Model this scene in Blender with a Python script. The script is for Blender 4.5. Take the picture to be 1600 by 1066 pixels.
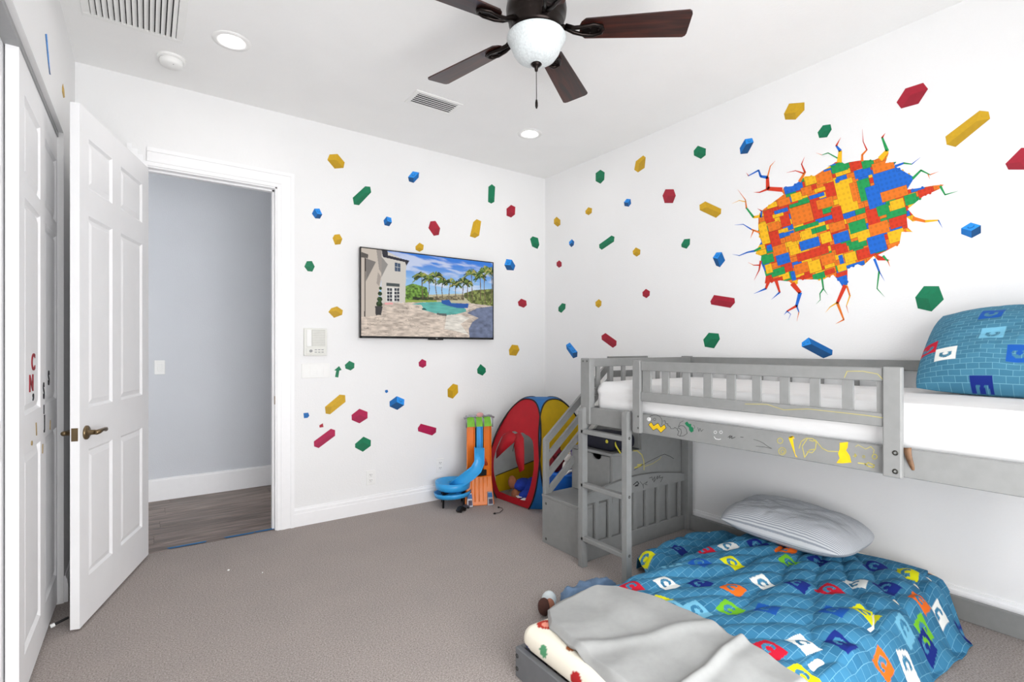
import bpy, bmesh, math, random
import numpy as np
from mathutils import Vector, Matrix
from mathutils.geometry import tessellate_polygon

# ------------------------------------------------------------------ clear
for o in list(bpy.data.objects):
    bpy.data.objects.remove(o, do_unlink=True)
scene = bpy.context.scene
COL = scene.collection
random.seed(7)
RS = np.random.RandomState(11)

# ------------------------------------------------------------------ camera
F, A, Y0, H = 797.0, math.radians(35.6), 545.0, 1.30
D, XL, XR, ZC, YR = 3.95, -0.345, 3.235, 2.995, -0.62     # back, left, right wall, ceiling, rear wall
cam = bpy.data.cameras.new('camera')
cam.sensor_width = 36.0
cam.lens = F / 1600 * 36
cam.shift_y = (Y0 - 533.0) / 1600
cam.clip_start = 0.02
camo = bpy.data.objects.new('camera', cam)
camo.location = (0, 0, H)
camo.rotation_euler = (math.radians(90), 0, -A)
COL.objects.link(camo)
scene.camera = camo

# ------------------------------------------------------------------ exposure, daylight
vs = scene.view_settings
vs.view_transform = 'Standard'
vs.look = 'None'
vs.gamma = 1.0
vs.use_curve_mapping = False
EXPO = 0.13
vs.exposure = EXPO
world = bpy.data.worlds.new('daylight')
scene.world = world
world.use_nodes = True
bg = world.node_tree.nodes['Background']
bg.inputs[0].default_value = (0.985, 0.99, 1.0, 1)
bg.inputs[1].default_value = 9.6
scene.cycles.diffuse_bounces = 8
scene.cycles.max_bounces = 12
WX0, WX1, WZ0, WZ1 = -0.15, 1.95, 0.06, 2.2                # unseen window behind the camera, lowered to throw light under the bunk
pl = bpy.data.lights.new('window_portal', 'AREA')
pl.shape = 'RECTANGLE'
pl.size, pl.size_y = WX1 - WX0, WZ1 - WZ0
pl.cycles.is_portal = True
plo = bpy.data.objects.new('window_portal', pl)
plo.location = ((WX0 + WX1) / 2, YR - 0.13, (WZ0 + WZ1) / 2)
plo.rotation_euler = (math.radians(90), 0, 0)
COL.objects.link(plo)

# ------------------------------------------------------------------ pixel -> world (directions only)
def ray(x, y):
    u = (x - 800) / F
    return Vector((math.sin(A) + u * math.cos(A), math.cos(A) - u * math.sin(A), (Y0 - y) / F))
def onZ(x, y, z):
    d = ray(x, y); t = (z - H) / d.z; return Vector((d.x * t, d.y * t, z))
def onX(x, y, X):
    d = ray(x, y); t = X / d.x; return Vector((X, d.y * t, H + d.z * t))
def onY(x, y, Y):
    d = ray(x, y); t = Y / d.y; return Vector((d.x * t, Y, H + d.z * t))
def crop(ox, oy, s, pts):
    return [(ox + p[0] / s, oy + p[1] / s) for p in pts]

# ------------------------------------------------------------------ materials
def lin(c):
    c = c / 255.0
    return c / 12.92 if c <= 0.04045 else ((c + 0.055) / 1.055) ** 2.4
def rgb(r, g, b):
    return (lin(r), lin(g), lin(b), 1)
MATS = {}
def mat(name, col, rough=0.6, metal=0.0, var=0.06, scale=30.0, bump=0.0, bscale=200.0, spec=0.4, emit=None, estr=0.0, coat=0.0, stretch=None):
    if name in MATS: return MATS[name]
    m = bpy.data.materials.new(name); m.use_nodes = True
    nt = m.node_tree; b = nt.nodes['Principled BSDF']
    b.inputs['Roughness'].default_value = rough
    b.inputs['Metallic'].default_value = metal
    b.inputs['Specular IOR Level'].default_value = spec
    b.inputs['Coat Weight'].default_value = coat
    tc = nt.nodes.new('ShaderNodeTexCoord')
    src = tc.outputs['Object']
    if stretch:
        mp = nt.nodes.new('ShaderNodeMapping'); mp.inputs['Scale'].default_value = stretch
        nt.links.new(src, mp.inputs[0]); src = mp.outputs[0]
    n = nt.nodes.new('ShaderNodeTexNoise'); n.inputs['Scale'].default_value = scale; n.inputs['Detail'].default_value = 4
    nt.links.new(src, n.inputs['Vector'])
    r = nt.nodes.new('ShaderNodeValToRGB')
    r.color_ramp.elements[0].position = 0.3; r.color_ramp.elements[1].position = 0.7
    r.color_ramp.elements[0].color = tuple(c * (1 - var) for c in col[:3]) + (1,)
    r.color_ramp.elements[1].color = tuple(min(1, c * (1 + var)) for c in col[:3]) + (1,)
    nt.links.new(n.outputs['Fac'], r.inputs[0]); nt.links.new(r.outputs[0], b.inputs['Base Color'])
    if bump:
        n2 = nt.nodes.new('ShaderNodeTexNoise'); n2.inputs['Scale'].default_value = bscale; n2.inputs['Detail'].default_value = 3
        nt.links.new(src, n2.inputs['Vector'])
        bp = nt.nodes.new('ShaderNodeBump'); bp.inputs['Strength'].default_value = bump; bp.inputs['Distance'].default_value = 0.004
        nt.links.new(n2.outputs['Fac'], bp.inputs['Height']); nt.links.new(bp.outputs[0], b.inputs['Normal'])
    if emit:
        b.inputs['Emission Color'].default_value = emit; b.inputs['Emission Strength'].default_value = estr
    MATS[name] = m
    return m
def vcol_mat(name, rough=0.8, emit=0.0, bump=0.0, brick=None):
    m = bpy.data.materials.new(name); m.use_nodes = True
    nt = m.node_tree; b = nt.nodes['Principled BSDF']
    b.inputs['Roughness'].default_value = rough; b.inputs['Specular IOR Level'].default_value = 0.25
    at = nt.nodes.new('ShaderNodeAttribute'); at.attribute_name = 'Col'
    out = at.outputs['Color']
    if brick:
        uv = nt.nodes.new('ShaderNodeAttribute'); uv.attribute_name = 'cloth'
        bk = nt.nodes.new('ShaderNodeTexBrick')
        bk.inputs['Scale'].default_value = 1.0
        bk.inputs['Brick Width'].default_value = brick[0]; bk.inputs['Row Height'].default_value = brick[1]
        bk.inputs['Mortar Size'].default_value = brick[2]; bk.inputs['Mortar Smooth'].default_value = 0.3
        bk.inputs['Color1'].default_value = brick[3]; bk.inputs['Color2'].default_value = brick[4]; bk.inputs['Mortar'].default_value = brick[5]
        nt.links.new(uv.outputs['Vector'], bk.inputs['Vector'])
        mx = nt.nodes.new('ShaderNodeMix'); mx.data_type = 'RGBA'
        nt.links.new(at.outputs['Alpha'], mx.inputs['Factor'])
        nt.links.new(bk.outputs['Color'], mx.inputs['A']); nt.links.new(at.outputs['Color'], mx.inputs['B'])
        out = mx.outputs['Result']
    if emit:
        b.inputs['Base Color'].default_value = (0.01, 0.01, 0.01, 1)
        b.inputs['Roughness'].default_value = 0.25
        nt.links.new(out, b.inputs['Emission Color']); b.inputs['Emission Strength'].default_value = emit
    else:
        nt.links.new(out, b.inputs['Base Color'])
    if bump:
        tc = nt.nodes.new('ShaderNodeTexCoord')
        n2 = nt.nodes.new('ShaderNodeTexNoise'); n2.inputs['Scale'].default_value = 350
        nt.links.new(tc.outputs['Object'], n2.inputs['Vector'])
        bp = nt.nodes.new('ShaderNodeBump'); bp.inputs['Strength'].default_value = bump; bp.inputs['Distance'].default_value = 0.002
        nt.links.new(n2.outputs['Fac'], bp.inputs['Height']); nt.links.new(bp.outputs[0], b.inputs['Normal'])
    return m
def stripe_mat(name, c1, c2, axis, freq):
    m = bpy.data.materials.new(name); m.use_nodes = True
    nt = m.node_tree; b = nt.nodes['Principled BSDF']; b.inputs['Roughness'].default_value = 0.85
    at = nt.nodes.new('ShaderNodeAttribute'); at.attribute_name = 'cloth'
    w = nt.nodes.new('ShaderNodeTexWave'); w.bands_direction = axis; w.inputs['Scale'].default_value = freq
    w.inputs['Distortion'].default_value = 0.4; w.inputs['Detail Scale'].default_value = 3
    r = nt.nodes.new('ShaderNodeValToRGB'); r.color_ramp.elements[0].color = c1; r.color_ramp.elements[1].color = c2
    r.color_ramp.elements[0].position = 0.25; r.color_ramp.elements[1].position = 0.55
    nt.links.new(at.outputs['Vector'], w.inputs['Vector']); nt.links.new(w.outputs['Fac'], r.inputs[0])
    nt.links.new(r.outputs[0], b.inputs['Base Color'])
    return m
def wood_mat(name, c1, c2, stretch, rough=0.35, scale=6.0, coat=0.0):
    m = bpy.data.materials.new(name); m.use_nodes = True
    nt = m.node_tree; b = nt.nodes['Principled BSDF']; b.inputs['Roughness'].default_value = rough; b.inputs['Coat Weight'].default_value = coat
    tc = nt.nodes.new('ShaderNodeTexCoord'); mp = nt.nodes.new('ShaderNodeMapping'); mp.inputs['Scale'].default_value = stretch
    oi = nt.nodes.new('ShaderNodeObjectInfo')
    ad = nt.nodes.new('ShaderNodeVectorMath'); ad.operation = 'ADD'
    nt.links.new(tc.outputs['Object'], mp.inputs[0]); nt.links.new(mp.outputs[0], ad.inputs[0]); nt.links.new(oi.outputs['Random'], ad.inputs[1])
    n = nt.nodes.new('ShaderNodeTexNoise'); n.inputs['Scale'].default_value = scale; n.inputs['Detail'].default_value = 6; n.inputs['Distortion'].default_value = 1.2
    nt.links.new(ad.outputs[0], n.inputs['Vector'])
    r = nt.nodes.new('ShaderNodeValToRGB'); r.color_ramp.elements[0].color = c1; r.color_ramp.elements[1].color = c2
    r.color_ramp.elements[0].position = 0.35; r.color_ramp.elements[1].position = 0.68
    nt.links.new(n.outputs['Fac'], r.inputs[0])
    mr = nt.nodes.new('ShaderNodeMapRange'); mr.inputs['To Min'].default_value = 0.82; mr.inputs['To Max'].default_value = 1.15
    nt.links.new(oi.outputs['Random'], mr.inputs['Value'])
    hv = nt.nodes.new('ShaderNodeHueSaturation'); nt.links.new(mr.outputs[0], hv.inputs['Value']); nt.links.new(r.outputs[0], hv.inputs['Color'])
    nt.links.new(hv.outputs[0], b.inputs['Base Color'])
    return m

M_WALL = mat('wall_paint', rgb(233, 233, 233), 0.75, var=0.012, scale=2.0, bump=0.22, bscale=110, spec=0.2)
M_CEIL = mat('ceiling_paint', rgb(240, 240, 239), 0.85, var=0.012, scale=3.0, bump=0.3, bscale=90, spec=0.15)
M_TRIM = mat('white_gloss_paint', rgb(240, 240, 241), 0.35, var=0.01, spec=0.4)
M_DOOR = mat('door_paint', rgb(236, 236, 237), 0.4, var=0.012, scale=8, spec=0.4)
M_HALL = mat('hall_paint', rgb(206, 209, 214), 0.75, var=0.02, scale=2, bump=0.2, bscale=110)
M_PLASTIC = mat('white_plastic', rgb(235, 235, 233), 0.4, var=0.01)
M_OFFPL = mat('offwhite_plastic', rgb(222, 222, 216), 0.45, var=0.02)
M_GREYPL = mat('grey_plastic', rgb(150, 151, 152), 0.45, var=0.03)
M_BLACK = mat('black_plastic', rgb(14, 14, 16), 0.3, var=0.05)
M_DARK = mat('painted_gap_shade', rgb(20, 20, 22), 0.9, var=0.05)  # near-black colour painted in for the shade inside vent and outlet openings
M_BRONZE = mat('oil_bronze_metal', rgb(38, 32, 30), 0.28, 0.85, var=0.1)
M_BRASS = mat('antique_brass', rgb(122, 104, 78), 0.3, 0.9, var=0.1)
M_STEEL = mat('bolt_steel', rgb(70, 70, 66), 0.35, 0.8, var=0.1)
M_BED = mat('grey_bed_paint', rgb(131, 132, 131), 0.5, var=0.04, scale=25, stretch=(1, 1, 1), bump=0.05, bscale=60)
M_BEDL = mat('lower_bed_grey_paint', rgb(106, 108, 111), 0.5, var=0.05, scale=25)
M_SHEET = mat('white_bed_sheet', rgb(222, 222, 222), 0.9, var=0.02, scale=12, bump=0.5, bscale=9, spec=0.1, stretch=(1, 0.25, 2.5))

# ------------------------------------------------------------------ mesh builder
class MB:
    def __init__(s): s.v = []; s.f = []; s.m = []
    def add(s, verts, faces, mi=0):
        o = len(s.v); s.v += [tuple(v) for v in verts]
        for f in faces: s.f.append(tuple(i + o for i in f)); s.m.append(mi)
        return s
    def box(s, x0, x1, y0, y1, z0, z1, mi=0):
        v = [(x, y, z) for z in (z0, z1) for y in (y0, y1) for x in (x0, x1)]
        return s.add(v, [(0, 2, 3, 1), (4, 5, 7, 6), (0, 1, 5, 4), (2, 6, 7, 3), (0, 4, 6, 2), (1, 3, 7, 5)], mi)
    def hexa(s, p, mi=0):          # eight corners in the order of box()
        return s.add(p, [(0, 2, 3, 1), (4, 5, 7, 6), (0, 1, 5, 4), (2, 6, 7, 3), (0, 4, 6, 2), (1, 3, 7, 5)], mi)
    def obox(s, c, ax, ay, az, mi=0):   # centre and half-axis vectors
        c, ax, ay, az = Vector(c), Vector(ax), Vector(ay), Vector(az)
        return s.hexa([c + ax * i + ay * j + az * k for k in (-1, 1) for j in (-1, 1) for i in (-1, 1)], mi)
    def bar(s, a, b, w, h, up=(0, 0, 1), mi=0):   # rectangular bar from a to b
        a, b = Vector(a), Vector(b); d = (b - a); L = d.length; d.normalize()
        x = d.cross(Vector(up)).normalized(); z = x.cross(d)
        return s.obox((a + b) / 2, d * L / 2, x * w / 2, z * h / 2, mi)
    def prism(s, pts, off, mi=0, side=None):     # polygon of 3D points, extruded by off
        n = len(pts); off = Vector(off); p = [Vector(q) for q in pts]
        tri = tessellate_polygon([p])
        o = p + [q + off for q in p]
        fs = [tuple(t) for t in tri] + [tuple(i + n for i in reversed(t)) for t in tri]
        s.add(o, fs, mi)
        return s.add(o, [(i, (i + 1) % n, (i + 1) % n + n, i + n) for i in range(n)], mi if side is None else side)
    def tube(s, path, r, n=8, mi=0, cap=True):
        path = [Vector(p) for p in path]; k = len(path)
        rs = r if isinstance(r, (list, tuple)) else [r] * k
        vs = []; up = Vector((0.13, 0.31, 0.94))
        for i, p in enumerate(path):
            d = (path[min(i + 1, k - 1)] - path[max(i - 1, 0)]).normalized()
            x = d.cross(up)
            if x.length < 0.05: x = d.cross(Vector((1, 0, 0)))
            x.normalize(); y = x.cross(d)
            for j in range(n):
                a = 2 * math.pi * j / n
                vs.append(p + (x * math.cos(a) + y * math.sin(a)) * rs[i])
        fs = [(i * n + j, i * n + (j + 1) % n, (i + 1) * n + (j + 1) % n, (i + 1) * n + j) for i in range(k - 1) for j in range(n)]
        if cap: fs += [tuple(reversed(range(n))), tuple((k - 1) * n + j for j in range(n))]
        return s.add(vs, fs, mi)
    def lathe(s, prof, c, n=32, mi=0, mtx=None, cap=True):   # (r, z) profile about a vertical axis at c
        vs = []; c = Vector(c)
        for r, z in prof:
            for j in range(n):
                a = 2 * math.pi * j / n
                p = Vector((r * math.cos(a), r * math.sin(a), z))
                if mtx: p = mtx @ p
                vs.append(c + p)
        k = len(prof)
        fs = [(i * n + j, i * n + (j + 1) % n, (i + 1) * n + (j + 1) % n, (i + 1) * n + j) for i in range(k - 1) for j in range(n)]
        if cap: fs += [tuple(reversed(range(n))), tuple((k - 1) * n + j for j in range(n))]
        return s.add(vs, fs, mi)
    def blob(s, c, rx, ry, rz, n=14, m=10, mi=0, rot=None):
        vs = []; c = Vector(c)
        for i in range(m + 1):
            t = math.pi * i / m
            for j in range(n):
                a = 2 * math.pi * j / n
                p = Vector((rx * math.sin(t) * math.cos(a), ry * math.sin(t) * math.sin(a), rz * math.cos(t)))
                if rot: p = rot @ p
                vs.append(c + p)
        fs = [(i * n + j, (i + 1) * n + j, (i + 1) * n + (j + 1) % n, i * n + (j + 1) % n) for i in range(m) for j in range(n)]
        return s.add(vs, fs, mi)
    def grid(s, P, mi=0):          # P[i][j] -> points
        a, b = len(P), len(P[0])
        return s.add([p for row in P for p in row], [(i * b + j, i * b + j + 1, (i + 1) * b + j + 1, (i + 1) * b + j) for i in range(a - 1) for j in range(b - 1)], mi)
    def build(s, name, mats, parent=None, smooth=False, bevel=0.0, seg=1, weld=False, solid=0.0, sub=0):
        me = bpy.data.meshes.new(name)
        me.from_pydata(s.v, [], s.f)
        ms = mats if isinstance(mats, (list, tuple)) else [mats]
        for m in ms: me.materials.append(m)
        me.polygons.foreach_set('material_index', s.m)
        bm = bmesh.new(); bm.from_mesh(me)
        if weld: bmesh.ops.remove_doubles(bm, verts=bm.verts, dist=1e-5)
        bmesh.ops.recalc_face_normals(bm, faces=bm.faces)
        bm.to_mesh(me); bm.free()
        if smooth: me.polygons.foreach_set('use_smooth', [True] * len(me.polygons))
        me.update()
        o = bpy.data.objects.new(name, me); COL.objects.link(o)
        if solid:
            md = o.modifiers.new('solid', 'SOLIDIFY'); md.thickness = solid; md.offset = 0
        if bevel:
            md = o.modifiers.new('bevel', 'BEVEL'); md.width = bevel; md.segments = seg; md.limit_method = 'ANGLE'; md.angle_limit = math.radians(40)
        if sub:
            md = o.modifiers.new('sub', 'SUBSURF'); md.levels = sub; md.render_levels = sub
        if parent: attach(o, parent)
        return o
def attach(o, parent):
    o.parent = parent            # parts keep their vertices in world coordinates
    if parent.parent is None: o.matrix_parent_inverse = Matrix.Translation(-parent.location)
def tag(o, label, cat, group=None):
    o['label'] = label; o['category'] = cat
    if group: o['group'] = group
    return o
def thing(name, loc, label, cat, group=None):
    o = bpy.data.objects.new(name, None); o.location = loc; o.empty_display_size = 0.1
    COL.objects.link(o)
    return tag(o, label, cat, group)
def struct(o, label=None):
    o['kind'] = 'structure'
    if label: o['label'] = label
    return o
def bx(name, dims, m, parent=None, bevel=0.0, seg=1):
    return MB().box(*dims).build(name, m, parent, bevel=bevel, seg=seg)

# numpy value noise
_G = RS.rand(64, 64)
def vnoise(x, y):
    x = np.asarray(x, float); y = np.asarray(y, float)
    xi = np.floor(x).astype(int); yi = np.floor(y).astype(int)
    fx = x - xi; fy = y - yi
    fx = fx * fx * (3 - 2 * fx); fy = fy * fy * (3 - 2 * fy)
    g = lambda a, b: _G[a % 64, b % 64]
    return (g(xi, yi) * (1 - fx) + g(xi + 1, yi) * fx) * (1 - fy) + (g(xi, yi + 1) * (1 - fx) + g(xi + 1, yi + 1) * fx) * fy
def fbm(x, y, o=4):
    t = 0; a = 0.5
    for k in range(o): t = t + a * vnoise(x * 2 ** k + 7.3 * k, y * 2 ** k + 3.1 * k); a *= 0.5
    return t
def sstep(a, b, x):
    t = np.clip((x - a) / (b - a), 0, 1); return t * t * (3 - 2 * t)

def np_mesh(name, V, Fc, m, parent=None, col=None, alpha=None, uv=None, smooth=True):
    me = bpy.data.meshes.new(name)
    me.vertices.add(len(V)); me.vertices.foreach_set('co', np.asarray(V, np.float32).ravel())
    Fc = np.asarray(Fc, np.int32); n = Fc.shape[1]
    me.loops.add(Fc.size); me.loops.foreach_set('vertex_index', Fc.ravel())
    me.polygons.add(len(Fc))
    me.polygons.foreach_set('loop_start', np.arange(len(Fc), dtype=np.int32) * n)
    me.update(calc_edges=True); me.validate()
    if smooth: me.polygons.foreach_set('use_smooth', np.ones(len(Fc), bool))
    me.materials.append(m)
    if col is not None:
        ca = me.color_attributes.new('Col', 'FLOAT_COLOR', 'POINT')
        c4 = np.ones((len(V), 4), np.float32); c4[:, :3] = col
        if alpha is not None: c4[:, 3] = alpha
        ca.data.foreach_set('color', c4.ravel())
    if uv is not None:
        at = me.attributes.new('cloth', 'FLOAT_VECTOR', 'POINT')
        u3 = np.zeros((len(V), 3), np.float32); u3[:, :2] = uv
        at.data.foreach_set('vector', u3.ravel())
    o = bpy.data.objects.new(name, me); COL.objects.link(o)
    if parent: attach(o, parent)
    return o
def gridfaces(a, b):
    i, j = np.meshgrid(np.arange(a - 1), np.arange(b - 1), indexing='ij')
    k = (i * b + j).ravel()
    return np.stack([k, k + b, k + b + 1, k + 1], 1)
def rbox(x0, x1, y0, y1, z0, z1, r, step):
    """dense box with rounded edges -> verts, quads"""
    bm = bmesh.new()
    nx, ny, nz = [max(2, int((b - a) / step)) for a, b in ((x0, x1), (y0, y1), (z0, z1))]
    Vs = []; Fs = []; off = 0
    L = [np.linspace(0, 1, n + 1) for n in (nx, ny, nz)]
    for ax in range(3):
        o1, o2 = [(1, 2), (2, 0), (0, 1)][ax]
        for sd in (0, 1):
            P, Q = np.meshgrid(L[o1], L[o2], indexing='ij')
            pt = np.zeros(P.shape + (3,)); pt[..., o1] = P; pt[..., o2] = Q; pt[..., ax] = sd
            f = gridfaces(*P.shape)
            if sd == 0: f = f[:, ::-1]
            Vs.append(pt.reshape(-1, 3)); Fs.append(f + off); off += P.size
    V = np.concatenate(Vs); Fc = np.concatenate(Fs)
    lo = np.array([x0, y0, z0]); hi = np.array([x1, y1, z1])
    V = lo + V * (hi - lo)
    core = np.clip(V, lo + r, hi - r); d = V - core
    n = np.linalg.norm(d, axis=1, keepdims=True); V = np.where(n > 1e-9, core + d / np.maximum(n, 1e-9) * r, V)
    key = np.round(V * 2e4).astype(np.int64)
    _, idx, inv = np.unique(key, axis=0, return_index=True, return_inverse=True)
    V = V[idx]; Fc = np.asarray(inv).ravel()[Fc]
    good = np.array([len(set(q)) == 4 for q in Fc.tolist()])
    bm.free()
    return V, Fc[good]

# =================================================================== STRUCTURE
# ---- carpet
def carpet_material():
    m = bpy.data.materials.new('carpet'); m.use_nodes = True; nt = m.node_tree; b = nt.nodes['Principled BSDF']
    b.inputs['Roughness'].default_value = 0.95; b.inputs['Specular IOR Level'].default_value = 0.05
    tc = nt.nodes.new('ShaderNodeTexCoord')
    n1 = nt.nodes.new('ShaderNodeTexNoise'); n1.inputs['Scale'].default_value = 160; n1.inputs['Detail'].default_value = 3
    n2 = nt.nodes.new('ShaderNodeTexNoise'); n2.inputs['Scale'].default_value = 3.5; n2.inputs['Detail'].default_value = 3
    for n in (n1, n2): nt.links.new(tc.outputs['Object'], n.inputs['Vector'])
    r1 = nt.nodes.new('ShaderNodeValToRGB'); r1.color_ramp.elements[0].position = 0.3; r1.color_ramp.elements[1].position = 0.7
    r1.color_ramp.elements[0].color = rgb(134, 126, 122); r1.color_ramp.elements[1].color = rgb(188, 180, 175)
    r2 = nt.nodes.new('ShaderNodeValToRGB'); r2.color_ramp.elements[0].color = (0.9, 0.9, 0.91, 1); r2.color_ramp.elements[1].color = (1.05, 1.03, 1.02, 1)
    nt.links.new(n1.outputs['Fac'], r1.inputs[0]); nt.links.new(n2.outputs['Fac'], r2.inputs[0])
    mx = nt.nodes.new('ShaderNodeMix'); mx.data_type = 'RGBA'; mx.blend_type = 'MULTIPLY'; mx.inputs['Factor'].default_value = 1
    nt.links.new(r1.outputs[0], mx.inputs['A']); nt.links.new(r2.outputs[0], mx.inputs['B'])
    nt.links.new(mx.outputs['Result'], b.inputs['Base Color'])
    bp = nt.nodes.new('ShaderNodeBump'); bp.inputs['Strength'].default_value = 0.6; bp.inputs['Distance'].default_value = 0.006
    nt.links.new(n1.outputs['Fac'], bp.inputs['Height']); nt.links.new(bp.outputs[0], b.inputs['Normal'])
    return m
struct(bx('floor', (XL - 0.9, XR, YR, 3.965, -0.06, 0.0), carpet_material()), 'grey brown carpet with short pile')
struct(bx('ceiling', (XL - 0.9, XR + 0.12, YR - 0.12, 5.5, ZC, ZC + 0.08), M_CEIL), 'smooth white ceiling')
# ---- back wall with the door opening
OX0, OX1, OZ = 0.0, 0.765, 2.463
w = MB()
w.box(XL - 0.12, OX0, D, D + 0.12, 0, ZC); w.box(OX1, XR + 0.12, D, D + 0.12, 0, ZC); w.box(OX0, OX1, D, D + 0.12, OZ, ZC)
wb = struct(w.build('wall_back', M_WALL), 'white wall with television and brick stickers')
# ---- left wall with the closet opening
CY0, CY1, CZ = 1.35, 3.45, 2.40
w = MB()
w.box(XL - 0.11, XL, YR, CY0, 0, ZC); w.box(XL - 0.11, XL, CY1, D, 0, ZC); w.box(XL - 0.11, XL, CY0, CY1, CZ, ZC)
struct(w.build('wall_left', M_WALL), 'white wall around the closet')
struct(bx('wall_right', (XR, XR + 0.12, YR, D, 0, ZC), M_WALL), 'white wall behind the bunk bed with mural')
w = MB()
w.box(XL - 0.12, WX0, YR - 0.12, YR, 0, ZC); w.box(WX1, XR + 0.12, YR - 0.12, YR, 0, ZC)
w.box(WX0, WX1, YR - 0.12, YR, 0, WZ0); w.box(WX0, WX1, YR - 0.12, YR, WZ1, ZC)
struct(w.build('wall_rear', M_WALL), 'white wall with the window')
w = MB()
fw_ = 0.05
w.box(WX0, WX0 + fw_, YR - 0.1, YR - 0.04, WZ0, WZ1); w.box(WX1 - fw_, WX1, YR - 0.1, YR - 0.04, WZ0, WZ1)
w.box(WX0, WX1, YR - 0.1, YR - 0.04, WZ0, WZ0 + fw_); w.box(WX0, WX1, YR - 0.1, YR - 0.04, WZ1 - fw_, WZ1)
w.box((WX0 + WX1) / 2 - 0.025, (WX0 + WX1) / 2 + 0.025, YR - 0.1, YR - 0.04, WZ0, WZ1)
win = struct(w.build('window_1', M_TRIM), 'white framed unseen window, enlarged down to the floor for light')  # out of view; its height is shaped to bring in more light
gm = bpy.data.materials.new('window_glass'); gm.use_nodes = True; nt = gm.node_tree; nt.nodes.remove(nt.nodes['Principled BSDF'])
tr = nt.nodes.new('ShaderNodeBsdfTransparent'); gl = nt.nodes.new('ShaderNodeBsdfGlossy'); gl.inputs['Roughness'].default_value = 0.02
mxs = nt.nodes.new('ShaderNodeMixShader'); mxs.inputs[0].default_value = 0.05
nt.links.new(tr.outputs[0], mxs.inputs[1]); nt.links.new(gl.outputs[0], mxs.inputs[2]); nt.links.new(mxs.outputs[0], nt.nodes['Material Output'].inputs[0])
for a, b_ in ((WX0 + fw_, (WX0 + WX1) / 2 - 0.025), ((WX0 + WX1) / 2 + 0.025, WX1 - fw_)):
    bx('pane', (a, b_, YR - 0.072, YR - 0.068, WZ0 + fw_, WZ1 - fw_), gm, win)
# ---- closet interior
w = MB()
w.box(XL - 0.85, XL - 0.8, YR, D, 0, ZC); w.box(XL - 0.8, XL - 0.11, 1.0, 1.05, 0, ZC); w.box(XL - 0.8, XL - 0.11, 3.85, 3.9, 0, ZC)
struct(w.build('wall_closet', M_WALL), 'white closet interior')
bxs = struct(bx('trim_1', (XL - 0.105, XL - 0.02, CY0, CY1, 2.375, 2.40), M_GREYPL), 'grey metal closet door track')
# ---- baseboards
def baseboard(name, a, b, inward, h=0.135, label='white stepped baseboard', m=M_TRIM):
    a, b, n = Vector(a), Vector(b), Vector(inward)
    prof = [(0, 0), (0.016, 0), (0.016, h * 0.68), (0.013, h * 0.72), (0.013, h * 0.86), (0.009, h * 0.9), (0.007, h), (0, h)]
    P = [[p + n * q[0] + Vector((0, 0, q[1])) for p in (a, b)] for q in prof]
    w = MB(); w.grid(P)
    w.add([r[0] for r in P], [tuple(range(len(P)))]); w.add([r[1] for r in P], [tuple(range(len(P)))])
    return struct(w.build(name, m, weld=True), label)
baseboard('baseboard_back', (0.87, D, 0), (XR, D, 0), (0, -1, 0))
baseboard('baseboard_right', (XR, YR, 0), (XR, D - 0.016, 0), (-1, 0, 0))
baseboard('baseboard_left', (XL, CY1 + 0.01, 0), (XL, D, 0), (1, 0, 0))
# ---- door casing (stepped mouldings) and jamb
cas = MB()
def casing(x_in, x_out):
    sg = 1 if x_out > x_in else -1
    n = 4; wd = abs(x_out - x_in); dep = [0.012, 0.017, 0.014, 0.021]
    edges = [0, 0.22, 0.5, 0.78, 1.0]
    for k in range(n):
        a = x_in + sg * wd * edges[k]; b_ = x_in + sg * wd * edges[k + 1]
        cas.box(min(a, b_), max(a, b_), D - dep[k], D, 0, OZ - 0.008 + 0.113 * edges[k + 1])
casing(OX1 - 0.008, 0.871); casing(OX0 + 0.004, -0.10)
dep = [0.012, 0.017, 0.014, 0.021]; ed = [0, 0.22, 0.5, 0.78, 1.0]
for k in range(4):
    cas.box(OX0, OX1 - 0.008 + 0.114 * ed[k], D - dep[k] - 0.0002, D, OZ - 0.008 + 0.113 * ed[k], OZ - 0.008 + 0.113 * ed[k + 1])
struct(cas.build('trim_2', M_TRIM), 'white moulded door casing')
jb = MB()
jb.box(OX1 - 0.018, OX1, D - 0.002, D + 0.125, 0, OZ); jb.box(OX0, OX0 + 0.006, D + 0.06, D + 0.125, 0, OZ); jb.box(OX0, OX1, D - 0.002, D + 0.125, OZ - 0.018, OZ)
jb.box(OX1 - 0.03, OX1 - 0.018, D + 0.045, D + 0.085, 0, OZ - 0.018); jb.box(OX0, OX1 - 0.018, D + 0.045, D + 0.085, OZ - 0.03, OZ - 0.018)
jo = struct(jb.build('trim_3', M_TRIM), 'white door jamb with stop')
bx('strike_plate', (OX1 - 0.0195, OX1 - 0.0175, D + 0.004, D + 0.032, 0.90, 0.96), M_BRASS, jo)
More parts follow.
